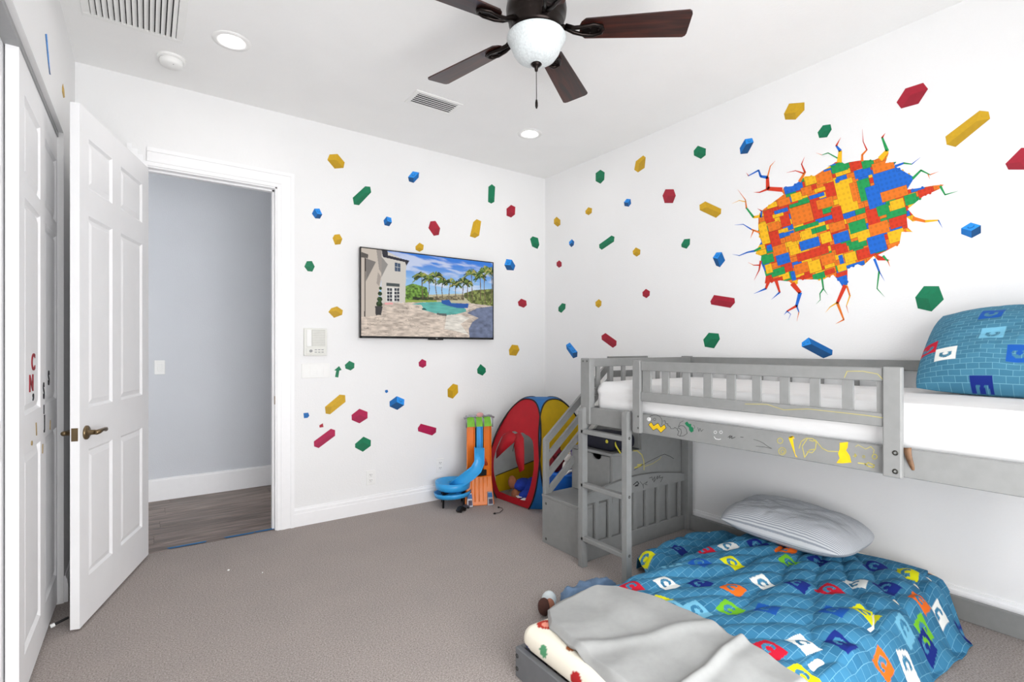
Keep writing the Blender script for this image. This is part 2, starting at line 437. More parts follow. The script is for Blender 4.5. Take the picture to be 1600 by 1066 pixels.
# ---- hall beyond
HY = 5.31
hall_floor = struct(bx('floor_hall', (-1.3, 2.6, 3.965, HY + 0.1, -0.06, -0.008), mat('plank_gap', rgb(60, 50, 46), 0.7)), 'hall floor of wood planks')
M_PLANK = wood_mat('hall_plank', rgb(84, 70, 64), rgb(150, 132, 122), (0.9, 14, 14), 0.4, 3.0)
row = 0; y = 3.966
while y < HY:
    x = -1.3 + (row * 0.47) % 0.9 - 0.35
    while x < 2.6:
        a, b_ = max(-1.3, x), min(2.6, x + 1.22)
        if b_ - a > 0.05:
            o = MB().box(a - (a + b_) / 2, b_ - (a + b_) / 2 - 0.0018, -0.088, 0.088, -0.006, 0).build('plank', M_PLANK, bevel=0.0008)
            o.location = ((a + b_) / 2, min(y + 0.088, HY - 0.02), -0.001 - 0.0003 * ((row + int(x * 10)) % 3))
            o.parent = hall_floor
        x += 1.22
    y += 0.178; row += 1
struct(bx('wall_hall', (-1.3, 2.6, HY, HY + 0.1, 0, ZC), M_HALL), 'pale blue grey hall wall')
w = MB(); w.box(-1.4, -1.3, D + 0.12, HY, 0, ZC); w.box(2.6, 2.7, D + 0.12, HY, 0, ZC)
struct(w.build('wall_hall_end', M_HALL), 'hall end walls')
struct(MB().box(-1.3, 2.6, HY - 0.014, HY, 0, 0.175).box(-1.3, 2.6, HY - 0.009, HY, 0.175, 0.188).build('baseboard_hall', M_TRIM), 'tall flat white hall baseboard')
M_TAPE = mat('blue_painters_tape', rgb(38, 112, 168), 0.6, var=0.08)
for i, (a, b_) in enumerate(((0.12, 0.32), (0.445, 0.61), (0.63, 0.752))):
    t = MB().add([(a, 3.985, 0.0005), (b_, 3.982, 0.0005), (b_ + 0.01, 4.006, 0.0005), (a - 0.015, 4.012, 0.0005)], [(0, 1, 2, 3)])
    t.add([(a, 3.985, 0.0015), (b_, 3.982, 0.0015), (b_ + 0.01, 4.006, 0.0015), (a - 0.015, 4.012, 0.0015)], [(0, 1, 2, 3)])
    o = t.build('tape_strip', M_TAPE)
    tag(o, ['long blue tape strip on the threshold beside the open door hinge side', 'blue tape strip in the middle of the doorway threshold', 'short blue tape strip on the threshold at the right jamb'][i], 'tape', 'blue tape along the threshold')

# ---- six panel doors
def panel_door(name, p0, dv, nrm, width, z0, z1, cols, rows, thick, label, m=M_DOOR):
    """p0 base of the visible face, dv along the width, nrm out of the visible face"""
    p0, dv, nrm = Vector(p0), Vector(dv), Vector(nrm)
    P = lambda s, z, d: p0 + dv * s + nrm * d + Vector((0, 0, z - p0.z))
    xs = sorted(set([0, width] + [c for q in cols for c in q])); zs = sorted(set([z0, z1] + [c for q in rows for c in q]))
    w = MB(); REC = -0.011
    w.hexa([P(s, z, d) for z in (z0, z1) for d in (-thick, REC) for s in (0, width)])
    ispan = lambda a, b_: any(abs(a - c[0]) < 1e-6 for c in cols)
    for i in range(len(xs) - 1):
        for k in range(len(zs) - 1):
            c = any(abs(xs[i] - q[0]) < 1e-6 for q in cols); r = any(abs(zs[k] - q[0]) < 1e-6 for q in rows)
            if c and r: continue
            w.hexa([P(s, z, d) for z in (zs[k], zs[k + 1]) for d in (REC, 0) for s in (xs[i], xs[i + 1])])
    root = struct(w.build(name, m), label)
    for (a, b_) in cols:
        for (c, d_) in rows:
            q = MB(); e = 0.004; f = 0.038
            ring0 = [P(a, c, -0.0005), P(b_, c, -0.0005), P(b_, d_, -0.0005), P(a, d_, -0.0005)]
            ring1 = [P(a + 0.012, c + 0.012, REC + 0.0005), P(b_ - 0.012, c + 0.012, REC + 0.0005), P(b_ - 0.012, d_ - 0.012, REC + 0.0005), P(a + 0.012, d_ - 0.012, REC + 0.0005)]
            ring2 = [P(a + f, c + f, -0.003), P(b_ - f, c + f, -0.003), P(b_ - f, d_ - f, -0.003), P(a + f, d_ - f, -0.003)]
            q.add(ring0 + ring1 + ring2, [(i, (i + 1) % 4, (i + 1) % 4 + 4, i + 4) for i in range(4)] + [(i + 4, (i + 1) % 4 + 4, (i + 1) % 4 + 8, i + 8) for i in range(4)] + [(8, 9, 10, 11)])
            q.build('panel', m, root)
    return root, P
A2, B2 = Vector((-0.251, 3.062, 0)), Vector((0.01, 3.926, 0))
ddv = (B2 - A2).normalized(); dn = Vector((ddv.y, -ddv.x, 0))
d1, PD = panel_door('door_1', (A2.x, A2.y, 0.012), ddv, dn, 0.897, 0.012, 2.43, [(0.09, 0.36), (0.47, 0.79)], [(0.22, 0.822), (1.02, 1.932), (2.062, 2.298)], 0.036, 'open white six panel bedroom door')
rose = MB(); rose.lathe([(0.0, 0), (0.033, 0.0), (0.033, 0.006), (0.026, 0.011), (0.012, 0.013), (0.011, 0.045), (0.0, 0.046)], PD(0.062, 0.905, 0), 24, mtx=dn.to_track_quat('Z', 'Y').to_matrix(), cap=False)
hd = rose.build('door_lever', M_BRASS, d1, smooth=True)
c0 = PD(0.062, 0.905, 0.045)
MB().tube([c0 - ddv * 0.012, c0 + ddv * 0.02, c0 + ddv * 0.06 + Vector((0, 0, 0.004)), c0 + ddv * 0.1 - dn * 0.004 + Vector((0, 0, -0.001)), c0 + ddv * 0.125 - dn * 0.008 + Vector((0, 0, 0.003))], [0.011, 0.0115, 0.008, 0.011, 0.004], 10).build('lever_arm', M_BRASS, hd, smooth=True)
MB().hexa([PD(s, z, d) for z in (0.875, 0.935) for d in (-0.031, -0.006) for s in (-0.002, 0.001)]).build('latch_plate', M_BRASS, d1)
c1 = PD(0.062, 0.905, -0.036)
rb = MB().lathe([(0.0, 0), (0.033, 0.0), (0.033, 0.006), (0.012, 0.012), (0.011, 0.048), (0, 0.05)], c1, 20, mtx=(-dn).to_track_quat('Z', 'Y').to_matrix(), cap=False)
c1 = PD(0.062, 0.905, -0.082)
rb.tube([c1 - ddv * 0.012, c1 + ddv * 0.06, c1 + ddv * 0.12], [0.011, 0.009, 0.005], 10)
rb.build('back_lever', M_BRASS, d1, smooth=True)
for z in (0.28, 1.2, 2.15):
    MB().tube([PD(0.903, z - 0.05, -0.03), PD(0.903, z + 0.05, -0.03)], 0.007, 10).build('hinge', M_BRASS, d1)
d2, PC = panel_door('door_2', (-0.37, 2.50, 0.015), (0, 1, 0), (1, 0, 0), 1.0, 0.015, 2.376, [(0.10, 0.445), (0.575, 0.915)], [(0.16, 0.905), (1.05, 1.865), (1.935, 2.245)], 0.036, 'white six panel closet door with letter stickers')
d3, _ = panel_door('door_3', (-0.412, 1.52, 0.015), (0, 1, 0), (1, 0, 0), 1.05, 0.015, 2.376, [(0.10, 0.46), (0.59, 0.95)], [(0.16, 0.905), (1.05, 1.865), (1.935, 2.245)], 0.03, 'white closet door on the rear track')
# letters on the closet door
def letter(ch, y, z, size, m, label, rot=0.0, sx=1.0):
    cu = bpy.data.curves.new('letter', 'FONT'); cu.body = ch; cu.size = 1; cu.extrude = 0.01; cu.align_x = 'CENTER'; cu.align_y = 'CENTER'; cu.offset = 0.02
    t = bpy.data.objects.new('tmp', cu); COL.objects.link(t)
    dg = bpy.context.evaluated_depsgraph_get(); me = bpy.data.meshes.new_from_object(t.evaluated_get(dg))
    bpy.data.objects.remove(t, do_unlink=True)
    me.materials.clear(); me.materials.append(m)
    R = Matrix(((0, 0, 1), (1, 0, 0), (0, 1, 0))).to_4x4()
    xo = -0.3693 if not (2.6 < y < 2.945 or 3.08 < y < 3.415) or z < 1.05 else -0.3723
    size *= 0.62; sx *= 1.35
    me.transform(Matrix.Translation((xo, y, z)) @ Matrix.Rotation(rot, 4, 'X') @ R @ Matrix.Diagonal((size * sx, size, 0.2, 1)))
    o = bpy.data.objects.new('letter_sticker', me); COL.objects.link(o)
    return tag(o, label, 'sticker', 'foam letter stickers on the closet door')
LR = mat('letter_red', rgb(140, 18, 34), 0.6); LK = mat('letter_black', rgb(24, 24, 28), 0.6); LT = mat('letter_tan', rgb(150, 128, 84), 0.6)
letter('C', 2.793, 1.243, 0.15, LR, 'red letter C sticker on the closet door', 0, 0.9)
letter('N', 2.751, 1.160, 0.15, LR, 'red letter N sticker below the letter C', 0, 0.95)
letter(',', 2.793, 1.135, 0.16, LK, 'small black mark sticker below the red letter N')
letter('S', 3.025, 1.111, 0.16, LK, 'tall black S sticker on the stile between closet door panels', 0.1, 0.5)
letter('S', 3.19, 1.16, 0.15, LK, 'black S sticker on the far upper closet panel', 0, 0.6)
letter('I', 3.03, 1.03, 0.09, LK, 'short black I sticker above the black J sticker', 0, 0.8)
letter('J', 3.046, 0.974, 0.13, LK, 'black J sticker on the closet door lock rail', 0, 0.7)
letter('1', 2.84, 0.967, 0.12, LT, 'tan digit one sticker below the red and black letters', 0.2, 0.6)
letter('1', 3.21, 0.94, 0.10, LT, 'tan digit one sticker below the far upper closet panel', -0.2, 0.5)
letter('l', 2.995, 0.862, 0.09, LT, 'thin tan stroke sticker just above the lower closet panels', -0.1, 0.8)
letter('o', 2.74, 0.93, 0.06, LT, 'small tan round sticker near the closet door edge', 0, 0.8)

# =================================================================== CEILING FIXTURES
def recessed(x, y, label):
    t = thing('recessed_light', (x, y, ZC), label, 'ceiling light', 'recessed lights in the ceiling')
    MB().lathe([(0.052, 0.004), (0.054, -0.002), (0.075, -0.007), (0.094, -0.004), (0.096, 0.0)], (x, y, ZC), 40, cap=False).build('trim_ring', M_PLASTIC, t, smooth=True)
    MB().lathe([(0.0, -0.001), (0.035, -0.002), (0.054, -0.001), (0.054, 0.003), (0, 0.003)], (x, y, ZC - 0.0015), 40, cap=False).build('lens', mat('led_lens', (1, 1, 1, 1), 0.5, var=0, emit=(1, 0.97, 0.93, 1), estr=60.0), t)
recessed(2.455, 3.187, 'round recessed light near the corner of the two stickered walls')
recessed(0.38, 3.182, 'round recessed light beside the smoke detector')
recessed(1.75, 4.68, 'unseen recessed light added to brighten the hall')  # extra lamp out of view, added to lift the hall brightness
# smoke detector
t = thing('smoke_detector', (0.117, 3.576, ZC), 'round white smoke detector on the ceiling', 'smoke detector')
MB().lathe([(0.0, 0), (0.073, 0), (0.073, -0.012), (0.066, -0.016), (0, -0.016)], (0.117, 3.576, ZC), 40, cap=False).build('base', M_PLASTIC, t)
MB().lathe([(0.058, -0.012), (0.06, -0.02), (0.058, -0.04), (0.05, -0.048), (0.0, -0.05)], (0.117, 3.576, ZC), 40, cap=False).build('cover', M_PLASTIC, t, smooth=True)
MB().lathe([(0.0, 0), (0.003, 0), (0.003, -0.002), (0, -0.002)], (0.125, 3.54, ZC - 0.048), 10, cap=False).build('indicator', M_GREYPL, t)
# vents
def vent(x0, x1, y0, y1, label, along, n, tilt, rim=0.028):
    t = thing('air_vent', ((x0 + x1) / 2, (y0 + y1) / 2, ZC), label, 'air vent', 'ceiling air vents')
    w = MB()
    for a in ((x0, x1, y0, y0 + rim), (x0, x1, y1 - rim, y1), (x0, x0 + rim, y0 + rim, y1 - rim), (x1 - rim, x1, y0 + rim, y1 - rim)):
        w.box(*a, ZC - 0.007, ZC + 0.001)
    w.build('frame', M_PLASTIC, t, bevel=0.002)
    bx('duct_shade_plate', (x0 + rim, x1 - rim, y0 + rim, y1 - rim, ZC - 0.001, ZC + 0.002), M_DARK, t)  # solid dark plate, shade of the duct put into its colour
    for k in range(n):
        f = (k + 0.5) / n
        if along == 'Y':
            xc = x0 + rim + f * (x1 - x0 - 2 * rim); hw = 0.45 * (x1 - x0 - 2 * rim) / n
            w = MB().obox((xc, (y0 + y1) / 2, ZC - 0.006), (hw * math.cos(tilt), 0, hw * math.sin(tilt)), (0, (y1 - y0) / 2 - rim, 0), (-0.0008 * math.sin(tilt), 0, 0.0008 * math.cos(tilt)))
        else:
            yc = y0 + rim + f * (y1 - y0 - 2 * rim); hw = 0.36 * (y1 - y0 - 2 * rim) / n
            w = MB().obox(((x0 + x1) / 2, yc, ZC - 0.006), ((x1 - x0) / 2 - rim, 0, 0), (0, hw * math.cos(tilt), hw * math.sin(tilt)), (0, -0.0008 * math.sin(tilt), 0.0008 * math.cos(tilt)))
        w.build('louver', M_PLASTIC, t)
vent(-0.265, 0.165, 2.90, 3.365, 'large square return air vent beside the smoke detector', 'Y', 15, 0.55, 0.035)
vent(1.435, 1.785, 3.07, 3.275, 'small rectangular supply air vent below the fan blades', 'X', 6, 0.25)

# ---- ceiling fan
fx, fy = 1.397, 1.767
fan = thing('ceiling_fan', (fx, fy, ZC), 'five blade ceiling fan with bronze motor and frosted glass bowl light', 'ceiling fan')
MB().lathe([(0.0, 0), (0.07, 0.0), (0.075, -0.02), (0.06, -0.05), (0.02, -0.062), (0, -0.062)], (fx, fy, ZC), 36, cap=False).build('canopy', M_BRONZE, fan, smooth=True)
MB().tube([(fx, fy, ZC - 0.05), (fx, fy, 2.86)], 0.014, 14).build('downrod', M_BRONZE, fan)
MB().lathe([(0.0, 2.88), (0.05, 2.88), (0.1, 2.862), (0.128, 2.83), (0.134, 2.79), (0.13, 2.76), (0.118, 2.742), (0.122, 2.73), (0.11, 2.716), (0.114, 2.706), (0.1, 2.69), (0.075, 2.684), (0.0, 2.684)], (fx, fy, 0), 48, cap=False).build('motor_housing', M_BRONZE, fan, smooth=True)
MB().lathe([(0.0, 2.69), (0.075, 2.69), (0.08, 2.675), (0.105, 2.668), (0.105, 2.66), (0.0, 2.66)], (fx, fy, 0), 40, cap=False).build('light_fitter', M_BRONZE, fan, smooth=True)
bowl = MB().lathe([(0.127, 2.676), (0.131, 2.668), (0.125, 2.655), (0.112, 2.632), (0.102, 2.606), (0.085, 2.582), (0.06, 2.566), (0.03, 2.558), (0.0, 2.556), (0.0, 2.561), (0.058, 2.571), (0.08, 2.586), (0.096, 2.608), (0.106, 2.633), (0.12, 2.657), (0.124, 2.668), (0.127, 2.676)], (fx, fy, 0), 56, cap=False)
bowl.build('glass_bowl', mat('frosted_glass', rgb(206, 212, 213), 0.35, var=0.12, scale=110, spec=0.5), fan, smooth=True)
MB().lathe([(0.0, 2.558), (0.022, 2.558), (0.025, 2.553), (0.018, 2.546), (0.009, 2.54), (0.006, 2.524), (0.0, 2.522)], (fx, fy, 0), 24, cap=False).build('finial', M_BRONZE, fan, smooth=True)
ch = MB().tube([(fx, fy, 2.53), (fx + 0.001, fy, 2.40)], 0.0017, 6).build('pull_chain', M_BRONZE, fan)
MB().lathe([(0.0, 2.40), (0.004, 2.398), (0.006, 2.385), (0.006, 2.37), (0.003, 2.36), (0.0, 2.36)], (fx + 0.001, fy, 0), 12, cap=False).build('chain_fob', M_BRONZE, ch, smooth=True)
M_BLADE = wood_mat('mahogany_blade', rgb(26, 11, 9), rgb(70, 30, 20), (1.2, 14, 6), 0.32, 2.5, 0.15)
ZB = 2.703
for k in range(5):
    a = math.radians(-40 + 72 * k)
    rm = Matrix.Translation((fx, fy, ZB)) @ Matrix.Rotation(a, 4, 'Z') @ Matrix.Rotation(math.radians(-11), 4, 'X')
    out = []
    r0, r1 = 0.19, 0.66
    def hw(r): return 0.052 + (0.072 - 0.052) * (r - r0) / (r1 - r0)
    for r in (0.215, 0.3, 0.45, 0.6, 0.645): out.append((r, hw(r)))
    out += [(0.656, hw(r1) - 0.008), (0.66, hw(r1) - 0.02)]
    pts = [(r, h) for r, h in out] + [(r, -h) for r, h in reversed(out)] + [(0.196, -0.035), (r0, -0.02), (r0, 0.02), (0.196, 0.035)]
    b = MB(); b.prism([Vector((x, y_, -0.003)) for x, y_ in pts], (0, 0, 0.006))
    bo = b.build('blade', M_BLADE, None)
    bo.data.transform(Matrix.Identity(4)); bo.matrix_basis = Matrix.Translation((0, 0, ZB - ZC)) @ Matrix.Rotation(a, 4, 'Z') @ Matrix.Rotation(math.radians(-11), 4, 'X')
    bo.parent = fan
    ir = MB()
    ir.tube([(0.085, 0, 0.02), (0.13, 0.004, 0.012), (0.165, 0.012, -0.006), (0.2, 0.02, -0.011), (0.25, 0.03, -0.0095), (0.285, 0.018, -0.0095), (0.29, 0, -0.0095), (0.285, -0.018, -0.0095), (0.25, -0.03, -0.0095), (0.2, -0.02, -0.011), (0.165, -0.012, -0.006), (0.13, -0.004, 0.012)], [0.014, 0.012, 0.0095, 0.0085, 0.008, 0.008, 0.008, 0.008, 0.008, 0.0085, 0.0095, 0.012], 8)
    ir.prism([Vector((x, y_, -0.008)) for x, y_ in ((0.2, 0.018), (0.25, 0.028), (0.285, 0.016), (0.285, -0.016), (0.25, -0.028), (0.2, -0.018))], (0, 0, 0.0055))
    for (x, y_) in ((0.235, 0.014), (0.235, -0.014), (0.272, 0)): ir.lathe([(0, -0.013), (0.005, -0.0125), (0.006, -0.009), (0, -0.009)], (x, y_, 0), 8, cap=False)
    io = ir.build('blade_iron', M_BRONZE, None, smooth=True)
    io.matrix_basis = Matrix.Identity(4); io.parent = bo

# =================================================================== WALL ITEMS
# ---- television
tvx0, tvx1, tvz0, tvz1, tvy = 1.345, 2.585, 1.383, 2.092, 3.90
tv = thing('television', ((tvx0 + tvx1) / 2, D, 1.7), 'flat wall mounted television showing a pool and palm trees', 'television')
bx('body', (tvx0, tvx1, tvy + 0.004, tvy + 0.03, tvz0, tvz1), M_BLACK, tv, bevel=0.003)
bx('wall_bracket', (1.75, 2.2, tvy + 0.028, D - 0.0005, 1.6, 1.9), M_BLACK, tv)
w = MB(); bz = 0.008
w.box(tvx0, tvx1, tvy, tvy + 0.006, tvz1 - bz, tvz1); w.box(tvx0, tvx1, tvy, tvy + 0.006, tvz0, tvz0 + 0.017)
w.box(tvx0, tvx0 + bz, tvy, tvy + 0.006, tvz0, tvz1); w.box(tvx1 - bz, tvx1, tvy, tvy + 0.006, tvz0, tvz1)
w.build('bezel', M_BLACK, tv)
bx('sensor_bar', (1.93, 2.07, tvy - 0.002, tvy + 0.02, tvz0 - 0.009, tvz0 + 0.006), M_BLACK, tv, bevel=0.003)
bx('badge', (1.995, 2.012, tvy - 0.003, tvy - 0.001, tvz0 + 0.002, tvz0 + 0.008), M_GREYPL, tv)
# the picture on the screen, computed as colours of a grid
def tv_picture(W, Hh):
    u, v = np.meshgrid((np.arange(W) + 0.5) / W, (np.arange(Hh) + 0.5) / Hh, indexing='xy')
    img = np.zeros((Hh, W, 3))
    def c(r, g, b): return np.array([lin(r), lin(g), lin(b)])
    def to(x, y):     # coordinates read off the screen -> u, v
        uu = (x - 92) / 1325.0; top = 82 + 160 * uu; bot = 972 + 18 * uu
        return uu, (y - top) / (bot - top)
    def poly(pts, col, mask=None):
        P = [to(*p) for p in pts]; ins = np.zeros(u.shape, bool); n = len(P)
        for i in range(n):
            (x1, y1), (x2, y2) = P[i], P[(i + 1) % n]
            cnd = ((y1 > v) != (y2 > v)); xi = (x2 - x1) * (v - y1) / (y2 - y1 + 1e-12) + x1
            ins ^= cnd & (u < xi)
        if mask is not None: ins &= mask
        img[ins] = col
        return ins
    def line(pts, wd, col):
        P = [to(*p) for p in pts]
        for (x1, y1), (x2, y2) in zip(P[:-1], P[1:]):
            ax, ay = (u - x1) * 1.75, v - y1; bx_, by = (x2 - x1) * 1.75, y2 - y1
            t_ = np.clip((ax * bx_ + ay * by) / (bx_ * bx_ + by * by + 1e-9), 0, 1)
            d = np.hypot(ax - t_ * bx_, ay - t_ * by); img[d < wd] = col
    def mixc(mask, col, f): img[mask] = img[mask] * (1 - f[mask][:, None]) + col * f[mask][:, None]
    s = c(60, 135, 225) * (1 - v[..., None]) + c(190, 222, 245) * v[..., None]
    s = c(52, 125, 222) * (1 - sstep(0, .5, v))[..., None] + c(165, 210, 245) * sstep(0, .5, v)[..., None]
    cl = sstep(0.45, 0.68, fbm(u * 5 + v * 3, v * 16 - u * 3, 5)); s = s * (1 - 0.75 * cl[..., None]) + c(225, 230, 245) * 0.75 * cl[..., None]
    img[:] = s
    # far bank, hedges
    nz = np.clip((fbm(u * 75, v * 50, 3) - 0.45) * 2.6 + 0.5, 0, 1.3)
    def hedge(pts, base, amp=0.9):
        ins = poly(pts, c(*base)); img[ins] *= (0.35 + amp * 1.3 * nz[ins])[:, None]
    poly([(480, 560), (1420, 540), (1420, 680), (480, 640)], c(196, 190, 160))
    hedge([(485, 470), (560, 440), (700, 480), (720, 580), (700, 610), (485, 610)], (110, 150, 60))
    hedge([(1090, 540), (1200, 510), (1420, 500), (1420, 680), (1180, 650), (1090, 580)], (120, 130, 70))
    hedge([(760, 570), (1090, 560), (1090, 610), (760, 610)], (150, 140, 110))
    hedge([(560, 575), (760, 580), (760, 610), (560, 610)], (60, 70, 45))
    poly([(485, 605), (800, 610), (800, 628), (485, 632)], c(150, 170, 80))
    # palms
    rr = random.Random(5)
    for (x, top, base, r) in ((650, 370, 590, 80), (790, 370, 580, 78), (720, 400, 590, 60), (860, 430, 590, 60), (940, 430, 590, 66), (1000, 450, 590, 52), (1080, 430, 600, 72), (1170, 350, 620, 78), (1270, 380, 600, 62), (1320, 330, 640, 90), (1400, 330, 640, 80), (1130, 440, 600, 50)):
        line([(x, top), (x + rr.uniform(-10, 10), (top + base) / 2), (x + rr.uniform(-20, 20), base)], 0.0055, c(112, 96, 74))
        for k in range(34):
            a = rr.uniform(-0.5, math.pi + 0.5); L = r * rr.uniform(0.7, 1.25)
            x1, y1 = x + math.cos(a) * L * 0.55, top - math.sin(a) * L * 0.55
            x2, y2 = x + math.cos(a) * L, top - math.sin(a) * L * 0.75 + L * 0.35
            g = rr.choice([(62, 92, 38), (90, 122, 48), (128, 146, 60), (40, 60, 30), (176, 172, 96), (34, 50, 28)])
            line([(x, top), (x1, y1), (x2, y2)], 0.0062, c(*g))
    # paving
    nzp = np.clip((fbm(u * 26, v * 60, 4) - 0.46) * 1.9 + 0.5, 0, 1.2); ins = poly([(80, 1000), (80, 640), (485, 632), (640, 628), (1150, 640), (1430, 672), (1430, 1010)], c(216, 200, 186)); img[ins] *= (0.62 + 0.62 * nzp[ins])[:, None]
    vein = np.abs(fbm(u * 14, v * 22, 3) - 0.46) < 0.009; img[ins & vein] *= 0.62
    ins = poly([(1120, 740), (1240, 690), (1430, 672), (1430, 1010), (1150, 985), (1140, 900), (1180, 830), (1250, 790)], c(112, 122, 150)); img[ins] *= (0.5 + 1.0 * fbm(u[ins] * 30, v[ins] * 25, 3))[:, None]
    ins = poly([(900, 760), (1060, 760), (1150, 790), (1050, 850), (1140, 960), (1000, 920), (880, 900)], c(228, 222, 212)); img[ins] *= (0.8 + 0.4 * nzp[ins])[:, None]
    # pool
    ins = poly([(560, 650), (640, 632), (850, 625), (1000, 640), (1110, 700), (1110, 725), (1000, 752), (900, 760), (800, 745), (650, 705), (660, 680), (640, 655)], c(96, 178, 170)); img[ins] *= (0.65 + 0.75 * fbm(u[ins] * 20, v[ins] * 60, 3))[:, None]
    poly([(850, 610), (930, 605), (950, 640), (1140, 645), (1130, 690), (1020, 690), (900, 660), (850, 640)], c(40, 92, 170))
    poly([(650, 690), (680, 690), (700, 708), (655, 708)], c(40, 90, 90)); poly([(800, 738), (900, 745), (900, 770), (800, 755)], c(90, 100, 100))
    # house
    poly([(270, 90), (345, 130), (500, 215), (490, 630), (270, 640)], c(214, 208, 200)); poly([(270, 170), (330, 250), (270, 380)], c(150, 146, 142))
    poly([(272, 95), (325, 100), (330, 160), (280, 155)], c(45, 45, 55)); poly([(280, 150), (340, 160), (530, 210), (500, 262), (488, 225), (285, 175)], c(44, 44, 56))
    poly([(392, 228), (445, 240), (445, 322), (392, 315)], c(66, 84, 110)); line([(418, 236), (418, 318)], 0.003, c(180, 185, 190)); line([(392, 272), (445, 280)], 0.003, c(180, 185, 190))
    poly([(315, 432), (437, 445), (437, 475), (315, 465)], c(74, 82, 84)); poly([(315, 478), (437, 485), (432, 622), (315, 622)], c(236, 234, 230))
    for x0_ in (322, 388):
        for yy in (488, 523, 558, 592):
            poly([(x0_, yy), (x0_ + 20, yy), (x0_ + 20, yy + 28), (x0_, yy + 28)], c(52, 56, 66)); poly([(x0_ + 24, yy), (x0_ + 44, yy), (x0_ + 44, yy + 28), (x0_ + 24, yy + 28)], c(52, 56, 66))
    poly([(300, 635), (375, 632), (375, 652), (300, 655)], c(240, 170, 170))
    poly([(80, 60), (275, 80), (270, 400), (235, 640), (215, 770), (85, 785)], c(206, 194, 182)); poly([(135, 190), (222, 225), (135, 420)], c(128, 122, 118)); poly([(95, 125), (155, 150), (152, 190), (95, 180)], c(92, 86, 82))
    poly([(225, 90), (275, 92), (272, 340), (250, 300)], c(160, 152, 146)); line([(128, 190), (126, 775)], 0.006, c(58, 46, 44)); poly([(240, 330), (268, 370), (250, 470), (228, 440)], c(170, 160, 152))
    for (x, y, r) in ((262, 490, 16), (258, 545, 22), (256, 600, 27), (252, 650, 32)):
        uu, vv = to(x, y); d = np.hypot((u - uu) * 1.75, v - vv); ins = d < r / 900 * 1.02; img[ins] = c(46, 70, 36) * (0.5 + nz[ins][:, None])
    poly([(215, 670), (282, 672), (268, 760), (220, 762)], c(62, 60, 62))
    return np.clip(img, 0, 1)
GW, GH = 380, 216
pic = tv_picture(GW, GH)
xs = np.linspace(tvx0 + bz, tvx1 - bz, GW); zs = np.linspace(tvz1 - bz, tvz0 + 0.017, GH)
ZZ, XX = np.meshgrid(zs, xs, indexing='ij')
V = np.stack([XX.ravel(), np.full(XX.size, tvy + 0.003), ZZ.ravel()], 1)
np_mesh('screen', V, gridfaces(GH, GW), vcol_mat('screen_picture', emit=0.9 / 2 ** EXPO), tv, col=pic.reshape(-1, 3), smooth=False)

# ---- intercom, switches, outlets
ic = thing('intercom', (1.02, D, 1.25), 'white square intercom panel above the light switches', 'intercom')
bx('housing', (0.938, 1.103, D - 0.02, D, 1.248, 1.451), M_OFFPL, ic, bevel=0.004, seg=2)
bx('raised_panel', (0.955, 0.99, D - 0.026, D - 0.019, 1.315, 1.44), M_PLASTIC, ic, bevel=0.002)
g = bx('speaker_grille', (0.993, 1.088, D - 0.023, D - 0.019, 1.32, 1.44), mat('grille_grey', rgb(196, 196, 190), 0.6), ic)
for k in range(9): bx('grille_slat', (0.995, 1.086, D - 0.0245, D - 0.0225, 1.325 + k * 0.0128, 1.331 + k * 0.0128), M_OFFPL, g)
bx('control_strip', (0.952, 1.09, D - 0.024, D - 0.019, 1.26, 1.308), M_OFFPL, ic, bevel=0.002)
MB().lathe([(0, 0), (0.011, 0), (0.01, 0.008), (0, 0.009)], (0.985, D - 0.024, 1.283), 18, mtx=Matrix.Rotation(math.radians(90), 3, 'X'), cap=False).build('volume_dial', M_GREYPL, ic)
for k in range(6): bx('button', (1.012 + (k % 3) * 0.024, 1.028 + (k % 3) * 0.024, D - 0.0265, D - 0.0235, 1.271 + (k // 3) * 0.018, 1.277 + (k // 3) * 0.018), M_GREYPL, ic)
sw = thing('switch_plate', (1.025, D, 1.08), 'white four rocker light switch plate below the intercom', 'light switch')
bx('plate', (0.924, 1.127, D - 0.006, D, 1.082, 1.19), M_PLASTIC, sw, bevel=0.002)
for k in range(4):
    x = 0.952 + k * 0.0483
    q = MB().hexa([(x - 0.016, D - 0.010, 1.103), (x + 0.016, D - 0.010, 1.103), (x - 0.016, D - 0.005, 1.103), (x + 0.016, D - 0.005, 1.103), (x - 0.016, D - 0.0065, 1.17), (x + 0.016, D - 0.0065, 1.17), (x - 0.016, D - 0.005, 1.17), (x + 0.016, D - 0.005, 1.17)])
    q.build('rocker', M_PLASTIC, sw)
def outlet(x, z, label, Y=D):
    t = thing('outlet', (x, Y, z), label, 'outlet', 'wall outlets')
    bx('plate', (x - 0.036, x + 0.036, Y - 0.006, Y, z - 0.058, z + 0.058), M_PLASTIC, t, bevel=0.002)
    for dz in (-0.022, 0.022):
        s_ = bx('socket', (x - 0.017, x + 0.017, Y - 0.008, Y - 0.004, z + dz - 0.015, z + dz + 0.015), M_PLASTIC, t, bevel=0.002)
        for (dx, hz, wz) in ((-0.007, 0.002, 0.005), (0.007, 0.002, 0.004), (0, -0.009, 0.0025)):
            bx('slot_shade', (x + dx - 0.0015, x + dx + 0.0015, Y - 0.0085, Y - 0.0075, z + dz + hz - wz, z + dz + hz + wz), M_DARK, s_)  # dark blocks, colour stands in for shade in the holes
outlet(1.446, 0.277, 'white duplex outlet alone above the middle of the baseboard')
outlet(2.062, 0.292, 'white duplex outlet just above the blue spiral track')
hs = thing('hall_switch', (0.09, HY, 1.14), 'white single rocker switch on the hall wall', 'light switch')
bx('plate', (0.052, 0.128, HY - 0.006, HY, 1.08, 1.20), M_PLASTIC, hs, bevel=0.002)
